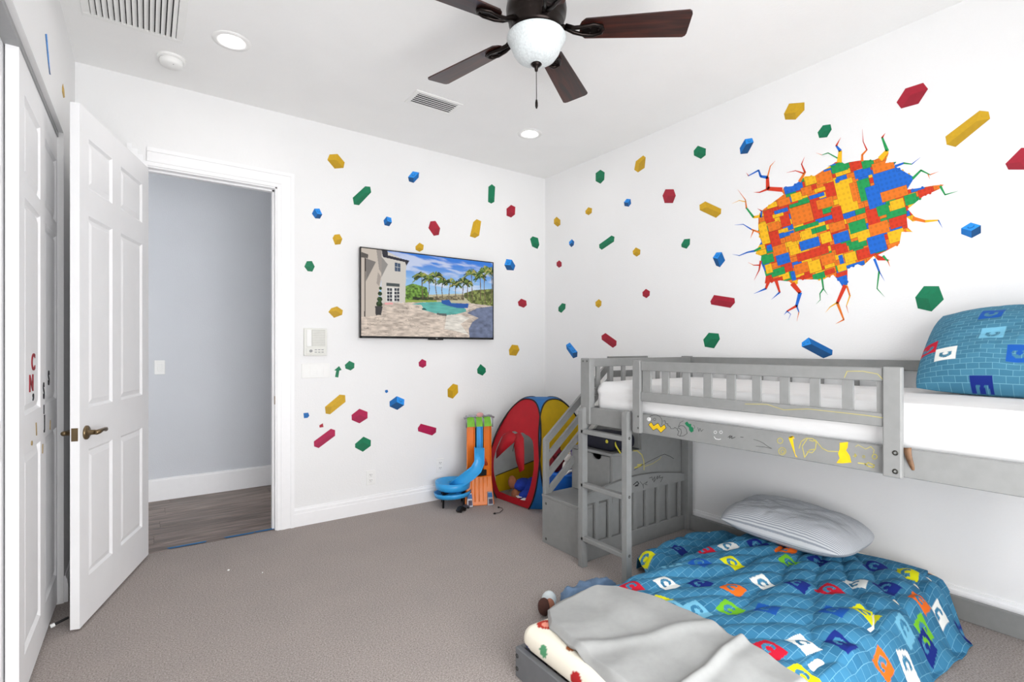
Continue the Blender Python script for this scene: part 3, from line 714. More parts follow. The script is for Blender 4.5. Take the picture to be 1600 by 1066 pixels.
bx('rocker', (0.074, 0.106, HY - 0.011, HY - 0.005, 1.108, 1.172), M_PLASTIC, hs, bevel=0.002)

# ---- brick stickers
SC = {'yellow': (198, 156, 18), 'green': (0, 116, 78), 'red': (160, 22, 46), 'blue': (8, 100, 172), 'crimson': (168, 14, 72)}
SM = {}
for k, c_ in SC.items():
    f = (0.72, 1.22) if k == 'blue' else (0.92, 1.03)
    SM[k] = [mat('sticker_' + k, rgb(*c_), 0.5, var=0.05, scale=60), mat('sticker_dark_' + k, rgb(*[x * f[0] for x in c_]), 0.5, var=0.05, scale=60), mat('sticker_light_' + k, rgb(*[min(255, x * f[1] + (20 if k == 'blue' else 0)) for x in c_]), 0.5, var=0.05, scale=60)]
def sticker(px, colr, label, wall, nst=2):
    un = {'B': lambda x, y: onY(x, y, D - 0.0004), 'R': lambda x, y: onX(x, y, XR - 0.0004), 'L': lambda x, y: onX(x, y, XL + 0.0004)}[wall]
    nrm = {'B': Vector((0, -1, 0)), 'R': Vector((-1, 0, 0)), 'L': Vector((1, 0, 0))}[wall]
    p = [un(*q) for q in px]; w = MB(); T = 0.0011
    if len(p) == 6:
        # the three visible faces of the printed brick
        best = min(range(2), key=lambda s_: ((p[s_] + p[(s_ + 2) % 6] - p[s_ + 1]) - (p[(s_ + 2) % 6] + p[(s_ + 4) % 6] - p[(s_ + 3) % 6])).length)
        p = p[best:] + p[:best]
        c_ = (p[0] + p[2] - p[1] + p[2] + p[4] - p[3] + p[4] + p[0] - p[5]) / 3
        cen = sum(p, Vector()) / 6; c_ = c_ * 0.7 + cen * 0.3
        n = 6; o = p + [q + nrm * T for q in p] + [c_ + nrm * T]
        areas = []
        for a in (0, 2, 4):
            q = [p[a], p[a + 1], p[(a + 2) % 6], c_]
            areas.append((((q[2] - q[0]).cross(q[3] - q[1])).length, sum((v_.z for v_ in q)) / 4, a))
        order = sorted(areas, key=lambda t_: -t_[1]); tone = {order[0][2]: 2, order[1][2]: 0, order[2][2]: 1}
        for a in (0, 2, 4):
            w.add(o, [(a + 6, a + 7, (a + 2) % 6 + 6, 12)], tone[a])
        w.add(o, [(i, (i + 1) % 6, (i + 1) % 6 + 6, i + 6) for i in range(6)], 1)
        a = order[0][2]; q = [p[a], p[a + 1], p[(a + 2) % 6], c_]
        L1 = ((q[1] - q[0]).length + (q[2] - q[3]).length) / 2; L2 = ((q[2] - q[1]).length + (q[3] - q[0]).length) / 2
        n1 = max(1, min(4, round(L1 / min(L1, L2)))); n2 = max(1, min(4, round(L2 / min(L1, L2))))
        rad = min(L1 / n1, L2 / n2) * 0.3
        for i in range(n1):
            for j in range(n2):
                s_, t_ = (i + 0.5) / n1, (j + 0.5) / n2
                cc = (q[0] * (1 - s_) + q[1] * s_) * (1 - t_) + (q[3] * (1 - s_) + q[2] * s_) * t_ + nrm * (T + 0.0002)
                e1 = (q[1] - q[0]).normalized() * rad; e2 = (q[3] - q[0]).normalized() * rad * 0.8
                w.add([cc + e1 * math.cos(k * math.pi / 5) + e2 * math.sin(k * math.pi / 5) for k in range(10)], [tuple(range(10))], 0)
                cc = cc + nrm * 0.0001 + Vector((0, 0, rad * 0.18))
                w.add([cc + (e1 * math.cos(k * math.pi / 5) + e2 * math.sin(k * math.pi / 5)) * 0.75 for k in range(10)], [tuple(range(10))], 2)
    else:
        w.prism(p, nrm * T, 0)
    o = w.build('brick_sticker', SM[colr])
    return tag(o, label, 'wall sticker', {'B': 'brick stickers on the television wall', 'R': 'brick stickers on the bunk bed wall', 'L': 'brick stickers above the closet'}[wall])
cA = lambda *p: crop(440, 200, 3.807, p)
cB = lambda *p: crop(440, 460, 3.807, p)
cC = lambda *p: crop(840, 120, 2.422, p)
cD = lambda *p: crop(1080, 380, 5.6125, p)
cE = lambda *p: crop(1120, 180, 3.135, p)
cF = lambda *p: crop(1300, 100, 3.33, p)
ST = [
 ('B', 'yellow', cA((272,190),(285,158),(333,155),(375,205),(368,238),(315,242)), 'large yellow brick sticker highest on the television wall, above the door casing corner'),
 ('B', 'green', cA((423,415),(497,347),(527,350),(533,383),(460,460),(430,455)), 'long green brick sticker slanting above the left end of the television'),
 ('B', 'blue', cA((752,292),(780,258),(818,265),(815,295),(785,327),(758,318)), 'small blue brick sticker high above the middle of the television'),
 ('B', 'green', cA((1230,350),(1250,335),(1270,350),(1265,440),(1247,450),(1228,440)), 'long upright green brick sticker above the right end of the television'),
 ('B', 'red', cA((1338,480),(1365,458),(1390,470),(1388,515),(1365,533),(1338,522)), 'red brick sticker above the television, beside the upright green one'),
 ('B', 'yellow', cA((1140,560),(1160,543),(1187,555),(1175,640),(1150,655),(1120,645)), 'long upright yellow brick sticker just above the television'),
 ('B', 'red', cA((873,595),(885,556),(915,553),(943,597),(935,637),(905,642)), 'red brick sticker above the middle of the television'),
 ('B', 'green', cA((1478,660),(1493,645),(1525,655),(1533,695),(1522,720),(1490,705)), 'green brick sticker between the television top corner and the room corner'),
 ('B', 'blue', cA((180,510),(195,480),(225,480),(242,515),(228,540),(200,538)), 'blue brick sticker near the top right corner of the door casing'),
 ('B', 'blue', cA((606,550),(625,527),(652,535),(656,562),(640,585),(612,578)), 'small blue brick sticker just above the television near its left end'),
 ('B', 'yellow', cA((303,655),(315,635),(345,632),(361,660),(350,692),(318,695)), 'small yellow brick sticker between the door casing and the television top'),
 ('B', 'yellow', cA((796,705),(820,683),(845,697),(842,725),(820,737),(797,725)), 'small yellow brick sticker touching the top edge of the television'),
 ('B', 'green', cA((135,825),(150,793),(180,792),(197,825),(183,855),(155,852)), 'small green brick sticker beside the door casing at television height'),
 ('B', 'blue', cA((1325,815),(1337,780),(1370,785),(1390,820),(1380,848),(1340,845)), 'blue brick sticker beside the top right corner of the television'),
 ('B', 'yellow', cB((278,105),(295,83),(330,72),(364,95),(360,122),(312,140)), 'yellow brick sticker between the intercom and the television'),
 ('B', 'red', cB((1405,45),(1425,26),(1455,38),(1458,65),(1440,80),(1410,68)), 'small red brick sticker beside the right side of the television'),
 ('B', 'yellow', cB((1352,330),(1370,300),(1405,303),(1415,330),(1395,366),(1355,362)), 'yellow brick sticker below the bottom right corner of the television'),
 ('B', 'green', cB((376,420),(403,396),(433,410),(432,438),(410,453),(380,442)), 'small green brick sticker beside the green arrow sticker'),
 ('B', 'crimson', cB((815,405),(835,385),(860,397),(860,425),(840,438),(817,428)), 'small crimson brick sticker below the middle of the television'),
 ('B', 'green', cB((1163,445),(1183,415),(1213,440),(1215,462),(1195,484),(1165,470)), 'green brick sticker below the right end of the television'),
 ('B', 'yellow', cB((987,565),(1020,532),(1048,540),(1050,585),(1018,621),(988,610)), 'yellow brick sticker between the television and the race track tower'),
 ('B', 'yellow', cB((258,670),(345,597),(378,600),(380,640),(288,714),(262,710)), 'long yellow brick sticker slanting below the light switches'),
 ('B', 'crimson', cB((416,718),(463,681),(511,700),(511,737),(463,768),(417,748)), 'crimson brick sticker right above the large low green one'),
 ('B', 'blue', cB((642,638),(685,606),(730,625),(728,660),(688,688),(643,668)), 'large blue brick sticker below the left half of the television'),
 ('B', 'crimson', cB((192,875),(293,800),(318,808),(318,842),(220,915),(193,905)), 'long crimson brick sticker slanting low on the wall below the long yellow one'),
 ('B', 'crimson', cB((810,795),(828,770),(920,795),(918,822),(895,840),(812,815)), 'long crimson brick sticker lying level beside the race track tower'),
 ('B', 'green', cB((437,890),(487,847),(531,868),(530,902),(483,937),(437,912)), 'green brick sticker lowest on the television wall, above the outlet'),
 ('B', 'green', cB((313,452),(342,427),(357,450),(343,455),(337,495),(318,492),(325,455)), 'green arrow shaped sticker scrap beside the light switches'),
 ('B', 'blue', cB((130,707),(158,704),(165,722),(155,735),(133,737)), 'torn blue sticker scrap beside the door casing'),
 ('B', 'blue', cB((616,570),(630,568),(634,580),(624,588),(615,582)), 'tiny dark blue sticker scrap above the large blue brick'),
 ('B', 'red', cB((224,780),(245,767),(249,790),(226,793)), 'tiny torn red sticker scrap above the long crimson brick'),
 ('R', 'green', cC((220,365),(238,352),(254,362),(252,390),(238,405),(220,395)), 'green brick sticker on the bunk wall nearest the ceiling corner'),
 ('R', 'yellow', cC((372,320),(400,298),(409,305),(405,345),(380,362),(366,352)), 'tall yellow brick sticker close below the ceiling of the bunk wall'),
 ('R', 'green', cC((591,280),(607,261),(637,272),(636,297),(618,311),(592,298)), 'green brick sticker between the tall yellow and the slanted blue ones'),
 ('R', 'blue', cC((765,270),(785,236),(812,232),(818,247),(795,290),(768,293)), 'slanted blue brick sticker at the upper left of the mural'),
 ('R', 'red', cC((473,450),(484,426),(515,426),(523,450),(512,478),(481,478)), 'faded red brick sticker between the room corner and the mural'),
 ('R', 'yellow', cC((613,485),(635,472),(695,500),(694,518),(675,534),(614,505)), 'long yellow brick sticker slanting just left of the mural'),
 ('R', 'blue', cC((327,475),(337,462),(352,463),(354,480),(345,492),(329,489)), 'small blue brick sticker beside the faded red one'),
 ('R', 'yellow', cC((181,508),(192,494),(206,498),(205,515),(193,524),(182,518)), 'small yellow brick sticker above the long green one on the bunk wall'),
 ('R', 'yellow', cC((62,540),(72,530),(86,542),(86,560),(76,568),(62,556)), 'small yellow brick sticker close to the room corner on the bunk wall'),
 ('R', 'blue', cC((119,625),(130,615),(139,624),(137,637),(128,645),(120,636)), 'tiny blue brick sticker near the room corner on the bunk wall'),
 ('R', 'green', cC((233,635),(280,601),(291,606),(289,624),(243,655),(234,648)), 'long green brick sticker slanting between the room corner and the mural'),
 ('R', 'yellow', cC((360,660),(372,646),(389,655),(388,672),(375,681),(362,672)), 'small yellow brick sticker right of the long green one on the bunk wall'),
 ('R', 'green', cC((544,635),(555,615),(577,613),(576,635),(564,651),(545,645)), 'small green brick sticker below the long slanting yellow one by the mural'),
 ('R', 'blue', cC((663,685),(677,665),(697,664),(710,695),(690,721),(676,715)), 'blue brick sticker with two studs at the left edge of the mural'),
 ('R', 'red', cC((72,703),(82,695),(91,703),(91,717),(81,723),(72,715)), 'tiny red brick sticker close to the room corner on the bunk wall'),
 ('R', 'red', cC((397,815),(410,803),(425,812),(424,828),(412,838),(398,830)), 'small red brick sticker alone above the bunk stair rail'),
 ('R', 'yellow', cC((219,853),(232,842),(242,850),(241,866),(231,875),(220,867)), 'small yellow brick sticker above the long red one over the stairs'),
 ('R', 'green', cC((79,873),(93,857),(106,860),(105,878),(90,894),(79,887)), 'small green brick sticker above the long blue one by the room corner'),
 ('R', 'red', cC((242,980),(257,970),(299,1000),(298,1017),(285,1026),(243,995)), 'long red brick sticker slanting just above the bunk end rail'),
 ('R', 'blue', cC((108,1015),(122,1006),(151,1042),(150,1060),(135,1066),(110,1030)), 'long dark blue brick sticker slanting above the bunk stairs'),
 ('R', 'red', cC((654,850),(668,826),(745,838),(747,855),(730,875),(657,862)), 'long red brick sticker lying level at the lower left of the mural'),
 ('R', 'green', cC((627,995),(648,969),(685,972),(690,993),(668,1028),(633,1022)), 'green brick sticker above the left half of the bunk back rail'),
 ('R', 'blue', cD((970,872),(1030,828),(1240,938),(1237,980),(1160,1010),(970,908)), 'long blue brick sticker with four studs below the mural'),
 ('R', 'green', cE((494,85),(520,50),(557,45),(563,70),(540,108),(502,112)), 'green brick sticker right above the mural cracks'),
 ('R', 'green', cE((972,893),(1015,838),(1088,838),(1112,903),(1052,962),(985,947)), 'large green brick sticker above the blue patterned pillow'),
 ('R', 'red', cF((336,200),(382,128),(475,98),(500,130),(450,207),(360,232)), 'large red brick sticker highest above the mural'),
 ('R', 'yellow', cF((590,378),(768,243),(815,248),(823,285),(643,432),(597,420)), 'long yellow brick sticker slanting at the upper right of the mural'),
 ('R', 'red', cF((902,520),(985,437),(1040,435),(1060,470),(1010,550),(918,550)), 'large red brick sticker right of the long yellow one beyond the mural'),
 ('R', 'blue', cF((672,855),(722,825),(775,840),(775,880),(727,906),(672,885)), 'blue brick sticker right of the mural with one stud'),
 ('R', 'yellow', [(1225,178),(1233,162),(1257,160),(1257,172),(1243,187),(1227,187)], 'yellow brick sticker above the left part of the mural'),
 ('L', 'blue', [(70.5,53),(73,53),(78,112),(79,117),(77,116),(74,90)], 'blue brick sticker on the wall above the closet door'),
 ('L', 'yellow', [(97,136),(98,131),(100,140),(101,152),(99,153),(97,143)], 'yellow brick sticker above the far end of the closet'),
]
for (wl, cl_, px, lb) in ST: sticker(px, cl_, lb, wl)

# ---- mural: wall broken open onto a mass of toy bricks (one flat print)
def clip_convex(subject, clip):
    out = list(subject); n = len(clip)
    area = sum(clip[i][0] * clip[(i + 1) % n][1] - clip[(i + 1) % n][0] * clip[i][1] for i in range(n))
    cl = clip if area > 0 else clip[::-1]
    for i in range(n):
        a, b = cl[i], cl[(i + 1) % n]; inp = out; out = []
        sd = lambda p: (b[0] - a[0]) * (p[1] - a[1]) - (b[1] - a[1]) * (p[0] - a[0])
        for j in range(len(inp)):
            p, q = inp[j - 1], inp[j]; sp, sq = sd(p), sd(q)
            if sq >= 0:
                if sp < 0: t_ = sp / (sp - sq); out.append((p[0] + (q[0] - p[0]) * t_, p[1] + (q[1] - p[1]) * t_))
                out.append(q)
            elif sp >= 0: t_ = sp / (sp - sq); out.append((p[0] + (q[0] - p[0]) * t_, p[1] + (q[1] - p[1]) * t_))
        if not out: return []
    return out
OUT = [(205,490),(230,460),(285,420),(328,388),(318,375),(330,352),(370,348),(420,312),(430,300),(480,297),(545,255),(570,238),(600,222),(625,238),(650,230),(705,222),(770,220),(800,208),(828,185),(842,185),(825,235),(880,228),(868,245),(880,255),(968,305),(932,365),(985,358),(1060,345),(1112,340),(1090,362),(1010,398),(935,460),(985,515),(960,522),(930,500),(935,550),(958,572),(905,572),(895,630),(830,665),(790,685),(850,712),(790,712),(768,690),(715,740),(690,730),(640,752),(640,840),(618,845),(600,815),(570,782),(520,805),(400,805),(385,845),(355,815),(310,810),(255,820),(235,826),(240,790),(232,760),(215,720),(218,690),(190,680),(200,650),(218,620),(205,580),(203,540)]
MC = {'o': (226, 116, 22), 'y': (240, 182, 18), 'r': (206, 52, 20), 'g': (22, 150, 78), 'b': (16, 100, 200)}
keys = list(MC); mats_m = []
for k in keys:
    mats_m.append(mat('mural_' + k, rgb(*MC[k]), 0.55, var=0.03, scale=50)); mats_m.append(mat('mural_stud_' + k, rgb(*[min(255, x * 0.93) for x in MC[k]]), 0.55, var=0.03)); mats_m.append(mat('mural_edge_' + k, rgb(*[x * 0.72 for x in MC[k]]), 0.55, var=0.03))
mu = MB(); layer = [0]
def mpoly(pts, mi, lay):
    P = [onX(1120 + p[0] / 3.135, 180 + p[1] / 3.135, XR - 0.0006 - lay * 0.00004) for p in pts]
    if len(P) < 3: return
    try: tri = tessellate_polygon([P])
    except Exception: return
    mu.add(P, [tuple(t_) for t_ in tri if len(set(t_)) == 3], mi)
e1 = (math.cos(math.radians(-17)), math.sin(math.radians(-17))); e2 = (0.23, 0.973)
mpoly(OUT, 0, 0)
def mbrick(cx, cy, wd, ht, k, lay):
    kk = keys.index(k) * 3
    q = lambda s_, t_: (cx + e1[0] * s_ + e2[0] * t_, cy + e1[1] * s_ + e2[1] * t_)
    full = [q(-wd / 2, -ht / 2), q(wd / 2, -ht / 2), q(wd / 2, ht / 2), q(-wd / 2, ht / 2)]
    c_ = clip_convex(OUT, full)
    if len(c_) >= 3: mpoly(c_, kk + 2, lay)
    g_ = 1.6; inn = [q(-wd / 2 + g_, -ht / 2 + g_), q(wd / 2 - g_, -ht / 2 + g_), q(wd / 2 - g_, ht / 2 - g_), q(-wd / 2 + g_, ht / 2 - g_)]
    c_ = clip_convex(OUT, inn)
    if len(c_) >= 3: mpoly(c_, kk, lay + 1)
    n1, n2 = max(1, round(wd / 25)), max(1, round(ht / 25))
    for i in range(n1):
        for j in range(n2):
            a, b = ((i + 0.5) / n1 - 0.5) * wd, ((j + 0.5) / n2 - 0.5) * ht
            st = [q(a + 7.2 * math.cos(t_ * math.pi / 4), b + 7.2 * math.sin(t_ * math.pi / 4)) for t_ in range(8)]
            x, y_ = q(a, b); ins = False
            for m_ in range(len(OUT)):
                (x1, y1), (x2, y2) = OUT[m_], OUT[(m_ + 1) % len(OUT)]
                if (y1 > y_) != (y2 > y_) and x < (x2 - x1) * (y_ - y1) / (y2 - y1) + x1: ins = not ins
            if ins and all(min(math.hypot(x - x1, y_ - y1) for x1, y1 in OUT) > 9 for _ in (0,)): mpoly(st, kk + 1, lay + 2)
rr = random.Random(3)
U = 26.0
for i in range(-6, 46):
    for j in range(-4, 34):
        if (i + 2 * j) % 2 == 0:
            cx, cy = 190 + e1[0] * i * U + e2[0] * j * U, 330 + e1[1] * i * U + e2[1] * j * U
            if 180 < cx < 1130 and 170 < cy < 860: mbrick(cx, cy, U * 2, U, rr.choice('oooyyrrgb'), 1 + (i + j) % 2)
BR = [(635,395,92,160,'y'),(725,365,62,105,'g'),(860,300,190,120,'b'),(770,400,70,110,'b'),(870,385,135,50,'o'),(885,440,70,55,'y'),(950,412,62,50,'g'),(1020,378,70,42,'r'),(765,495,62,80,'r'),(415,485,108,92,'o'),(255,495,48,65,'r'),(285,605,48,72,'r'),(490,460,50,95,'r'),(555,365,52,72,'r'),(590,485,52,72,'r'),(455,630,100,46,'b'),(470,678,160,40,'r'),(610,598,80,50,'b'),(610,655,60,46,'r'),(690,545,85,56,'g'),(720,590,64,50,'y'),(730,675,90,50,'r'),(785,630,88,82,'b'),(655,695,60,46,'y'),(545,705,72,52,'o'),(480,740,62,58,'y'),(415,750,72,50,'o'),(325,705,66,50,'b'),(250,705,60,42,'g'),(345,748,55,42,'r'),(300,768,70,36,'g'),(255,752,34,45,'y'),(375,788,22,46,'b'),(610,708,22,46,'b'),(375,355,95,42,'b'),(525,305,82,52,'o'),(600,255,82,46,'g'),(680,245,60,42,'r'),(740,238,60,40,'g'),(815,250,110,50,'o'),(715,282,85,42,'b'),(405,435,104,20,'g'),(490,395,76,19,'b'),(315,470,70,20,'b'),(345,582,70,20,'b'),(525,510,85,20,'b'),(440,545,122,20,'g'),(440,585,54,46,'y'),(535,600,54,52,'y'),(380,660,50,46,'y'),(308,660,66,52,'o'),(280,545,62,40,'o'),(232,580,42,105,'y'),(890,522,92,52,'r'),(880,480,100,34,'g'),(815,465,62,50,'g'),(795,555,100,60,'o'),(880,592,82,60,'y'),(868,640,62,30,'o'),(690,632,92,38,'g'),(620,745,60,36,'y'),(680,735,92,22,'b'),(550,768,56,24,'r'),(500,788,62,30,'g'),(440,790,60,22,'r'),(615,780,60,26,'r'),(612,812,60,44,'b'),(330,790,54,34,'y'),(280,812,90,20,'r'),(390,822,36,30,'y'),(460,320,56,40,'y'),(440,370,54,40,'o'),(390,400,54,40,'y'),(330,425,62,36,'o'),(335,515,48,62,'r'),(300,490,56,18,'y'),(325,565,50,18,'y'),(590,545,80,44,'o'),(530,430,84,46,'o'),(505,365,56,20,'y'),(635,275,40,24,'y'),(672,375,30,92,'o'),(590,322,20,20,'b'),(640,495,26,24,'b'),(258,650,26,30,'b'),(385,595,46,44,'o'),(905,250,60,40,'b'),(985,362,70,18,'b'),(1085,350,50,24,'o')]
for n_, (cx, cy, wd, ht, k) in enumerate(BR): mbrick(cx, cy, wd, ht, k, 5 + 3 * (n_ % 8))
def crack(pts, w0, cols):
    n = len(pts)
    for i in range(n - 1):
        a, b = Vector(pts[i] + (0,)), Vector(pts[i + 1] + (0,)); wa, wb_ = w0 * (1 - i / (n - 1)) + 0.8, w0 * (1 - (i + 1) / (n - 1)) + 0.5
        nn = Vector((-(b - a).y, (b - a).x, 0)).normalized(); ex = (b - a).normalized() * 1.5
        q = [a + nn * wa / 2 - ex, b + nn * wb_ / 2 + ex, b - nn * wb_ / 2 + ex, a - nn * wa / 2 - ex]
        mpoly([(v_.x, v_.y) for v_ in q], keys.index(cols[i % len(cols)]) * 3, 30)
for pts, w0, cols in [
 ([(600,230),(605,175),(585,150),(607,110)], 24, 'ybr'), ([(590,210),(545,185),(515,195),(487,185)], 6, 'ggo'),
 ([(712,225),(712,195),(735,170),(717,130),(713,70)], 12, 'oorr'), ([(800,215),(835,175),(810,110),(825,88)], 26, 'ygr'),
 ([(875,250),(915,235),(955,240),(997,207)], 12, 'bgb'), ([(960,310),(1000,270),(1045,292),(1085,277)], 12, 'ggo'), ([(1035,290),(1043,312)], 5, 'o'),
 ([(1095,348),(1118,390),(1182,372)], 12, 'gg'), ([(960,505),(1020,520),(1085,515),(1105,552)], 18, 'oyb'), ([(930,562),(960,573)], 10, 'y'),
 ([(815,690),(838,715),(848,742)], 12, 'go'), ([(772,705),(795,765),(785,850),(822,890)], 12, 'bgg'), ([(795,765),(822,812)], 5, 'b'),
 ([(628,835),(590,920),(622,1002),(583,1022)], 20, 'roo'), ([(590,918),(555,940),(533,966)], 7, 'yy'), ([(638,840),(652,885),(635,935),(645,970)], 9, 'oyo'),
 ([(515,800),(522,850),(505,875),(507,905),(487,925)], 9, 'ggg'), ([(522,850),(543,880)], 4, 'g'),
 ([(370,825),(408,870),(390,935),(345,960),(330,978)], 24, 'rbrb'), ([(390,932),(402,965),(392,1010)], 8, 'boo'), ([(345,962),(362,975),(350,1003)], 4, 'b'),
 ([(290,810),(308,868),(268,903)], 16, 'rb'), ([(255,810),(240,850),(182,875)], 18, 'rb'), ([(215,715),(207,760),(183,808)], 10, 'rr'), ([(210,735),(180,735),(155,722)], 6, 'ro'),
 ([(215,650),(185,665),(150,672),(110,688),(78,682)], 12, 'gbbb'), ([(210,575),(170,560),(130,535),(88,538)], 9, 'obb'), ([(180,565),(165,602)], 7, 'o'),
 ([(215,495),(180,500),(145,455),(140,415),(103,365)], 14, 'ygoo'), ([(143,425),(110,418),(75,433)], 4, 'y'),
 ([(320,365),(250,360),(248,305),(215,300),(205,270),(155,297),(145,283)], 22, 'rrbbbr'), ([(248,305),(262,250),(285,225)], 7, 'oo'), ([(250,362),(210,378),(182,378)], 10, 'rr'),
 ([(405,325),(432,280),(415,240),(430,205)], 14, 'orr'), ([(425,285),(385,272),(342,282)], 7, 'rr'), ([(580,240),(545,250)], 8, 'b'), ([(215,500),(220,470),(200,458)], 12, 'br')]:
    crack(pts, w0, cols)
o = mu.build('wall_mural', mats_m)
tag(o, 'large mural sticker of colourful toy bricks bursting through cracked wall', 'wall mural')

# =================================================================== LOFT BED
XF = 2.14; XB = 3.20
bed = thing('loft_bed', (2.67, 1.2, 0), 'grey painted low loft bed with guard rails and ladder', 'loft bed')
BT = dict(bevel=0.004, seg=2)
board = bx('side_board', (XF, XF + 0.025, 0.20, 2.26, 0.852, 0.952), M_BED, bed, bevel=0.003)
bx('side_board', (XB - 0.03, XB - 0.005, 0.20, 2.26, 0.852, 0.952), M_BED, bed, bevel=0.003)
bx('end_board', (XF + 0.025, XB - 0.03, 2.215, 2.24, 0.852, 0.952), M_BED, bed, bevel=0.003)
bx('end_board', (XF + 0.025, XB - 0.03, 0.2, 0.225, 0.852, 0.952), M_BED, bed, bevel=0.003)
for k in range(9):
    y = 0.32 + k * 0.225; bx('mattress_slat', (XF + 0.026, XB - 0.031, y, y + 0.07, 0.905, 0.92), M_BED, bed)
P1 = bx('post', (XF - 0.012, XF + 0.032, 2.186, 2.262, 0.852, 1.243), M_BED, bed, **BT)
P2 = bx('post', (XF - 0.026, XF, 1.795, 1.846, 0.852, 1.238), M_BED, bed, **BT)
P3 = bx('post', (XF - 0.026, XF, 0.648, 0.704, 0.850, 1.236), M_BED, bed, **BT)
bx('post', (XB - 0.055, XB, 2.23, 2.29, 0.0, 1.247), M_BED, bed, **BT)
bx('post', (XF - 0.012, XF + 0.032, 0.16, 0.215, 0.0, 1.24), M_BED, bed, **BT)
bx('post', (XB - 0.055, XB, 0.16, 0.215, 0.0, 1.24), M_BED, bed, **BT)
def bolt(p, nrm, parent, r=0.0065, name='bolt'):
    q = Vector(nrm).to_track_quat('Z', 'Y').to_matrix()
    return MB().lathe([(r * 0.45, 0.0004), (r * 0.5, -0.002), (r, -0.001), (r, 0.0012), (r * 0.55, 0.0016), (r * 0.45, 0.0004)], p, 14, mtx=q, cap=False).build(name, M_STEEL, parent, smooth=True)
for (p, P) in ((P2, onX(997, 651, XF - 0.026)), (P2, onX(997, 669, XF - 0.026)), (P3, onX(1399, 708, XF - 0.026)), (P3, onX(1399, 737, XF - 0.026)), (P1, onX(911, 564.5, XF - 0.012)), (P1, onX(917, 564.5, XF - 0.012))):
    bolt(P, (-1, 0, 0), p, 0.009 if p == P3 else 0.005)
bx('guard_rail', (XF - 0.02, XF + 0.002, 0.704, 1.795, 1.184, 1.232), M_BED, bed, bevel=0.003)
bx('guard_rail', (XF - 0.02, XF + 0.002, 0.704, 1.795, 1.023, 1.072), M_BED, bed, bevel=0.003)
for a, b_ in ((1004, 1016), (1034, 1044), (1066, 1076.5), (1099, 1111), (1135, 1148), (1175, 1188), (1218, 1232), (1265, 1280), (1315.5, 1332.5), (1369.6, 1385)):
    y1, y0 = onX(a, 600, XF - 0.014).y, onX(b_, 600, XF - 0.014).y
    bx('guard_slat', (XF - 0.014, XF - 0.002, max(y0, 0.704), min(y1, 1.795), 1.071, 1.185), M_BED, bed)
bx('end_rail', (XF - 0.005, XB - 0.05, 2.222, 2.244, 1.190, 1.241), M_BED, bed, bevel=0.003)
bx('end_rail', (XF + 0.03, XB - 0.05, 2.222, 2.244, 1.02, 1.06), M_BED, bed, bevel=0.003)
for k in range(8):
    x = 2.245 + k * 0.113; bx('end_slat', (x - 0.016, x + 0.016, 2.227, 2.239, 1.05, 1.195), M_BED, bed)
bx('wall_rail', (XB - 0.026, XB - 0.002, 0.215, 2.23, 1.186, 1.241), M_BED, bed, bevel=0.003)
bx('wall_rail', (XB - 0.026, XB - 0.002, 0.215, 2.23, 1.02, 1.06), M_BED, bed, bevel=0.003)
for k in range(11):
    y = 2.1 - k * 0.18; bx('wall_slat', (XB - 0.02, XB - 0.008, y - 0.03, y + 0.03, 1.05, 1.19), M_BED, bed)
# ladder
for (y0, y1, zt) in ((2.214, 2.25, 0.952), (1.872, 1.906, 0.962)):
    w = MB(); x0, x1 = 2.10, 2.175 - 0.04
    x1 = XF - 0.001
    x0 = 2.098
    pr = [(x0, 0), (x1, 0), (x1, zt)] + [(x0 + 0.022 - 0.022 * math.sin(t_ * math.pi / 8), zt - 0.022 + 0.022 * math.cos(t_ * math.pi / 8)) for t_ in range(5)]
    w.prism([Vector((x, y0, z)) for x, z in pr], (0, y1 - y0, 0))
    lp = w.build('ladder_post', M_BED, bed, bevel=0.003)
    if y0 < 2.0:
        for z in (0.815, 0.497, 0.179): bolt((2.12, y0, z), (0, -1, 0), lp, 0.008)
for z in (0.822, 0.504, 0.186):
    bx('ladder_rung', (2.098, XF - 0.003, 1.9, 2.232, z - 0.026, z), M_BED, bed, bevel=0.004, seg=2)
# arched lower end panel, wall-side floor rail
ya, yb = 2.262, 2.284
n = 24; top = []
for i in range(n + 1):
    f = i / n; x = 2.17 + f * (XB - 0.055 - 2.17); top.append((x, 0.398 + 0.06 * math.sin(math.pi * min(1, 0.02 + f * 0.96)) ** 1.0))
w = MB(); w.prism([Vector((x, ya, z)) for x, z in top] + [Vector((top[-1][0], ya, 0.352)), Vector((2.17, ya, 0.352))], (0, yb - ya, 0))
ap = w.build('arched_rail', M_BED, bed, bevel=0.002)
bx('lower_rail', (2.17, XB - 0.055, ya, yb, 0.0, 0.105), M_BED, bed, bevel=0.003)
for k in range(9):
    x = 2.625 + (k - 4) * 0.118
    if 2.19 < x < 3.12: bx('panel_slat', (x - 0.015, x + 0.015, ya + 0.004, yb - 0.004, 0.1, 0.36), M_BED, bed)
bx('floor_rail', (XB - 0.03, XB - 0.005, 0.215, 2.23, 0.0, 0.105), M_BED, bed, bevel=0.003)
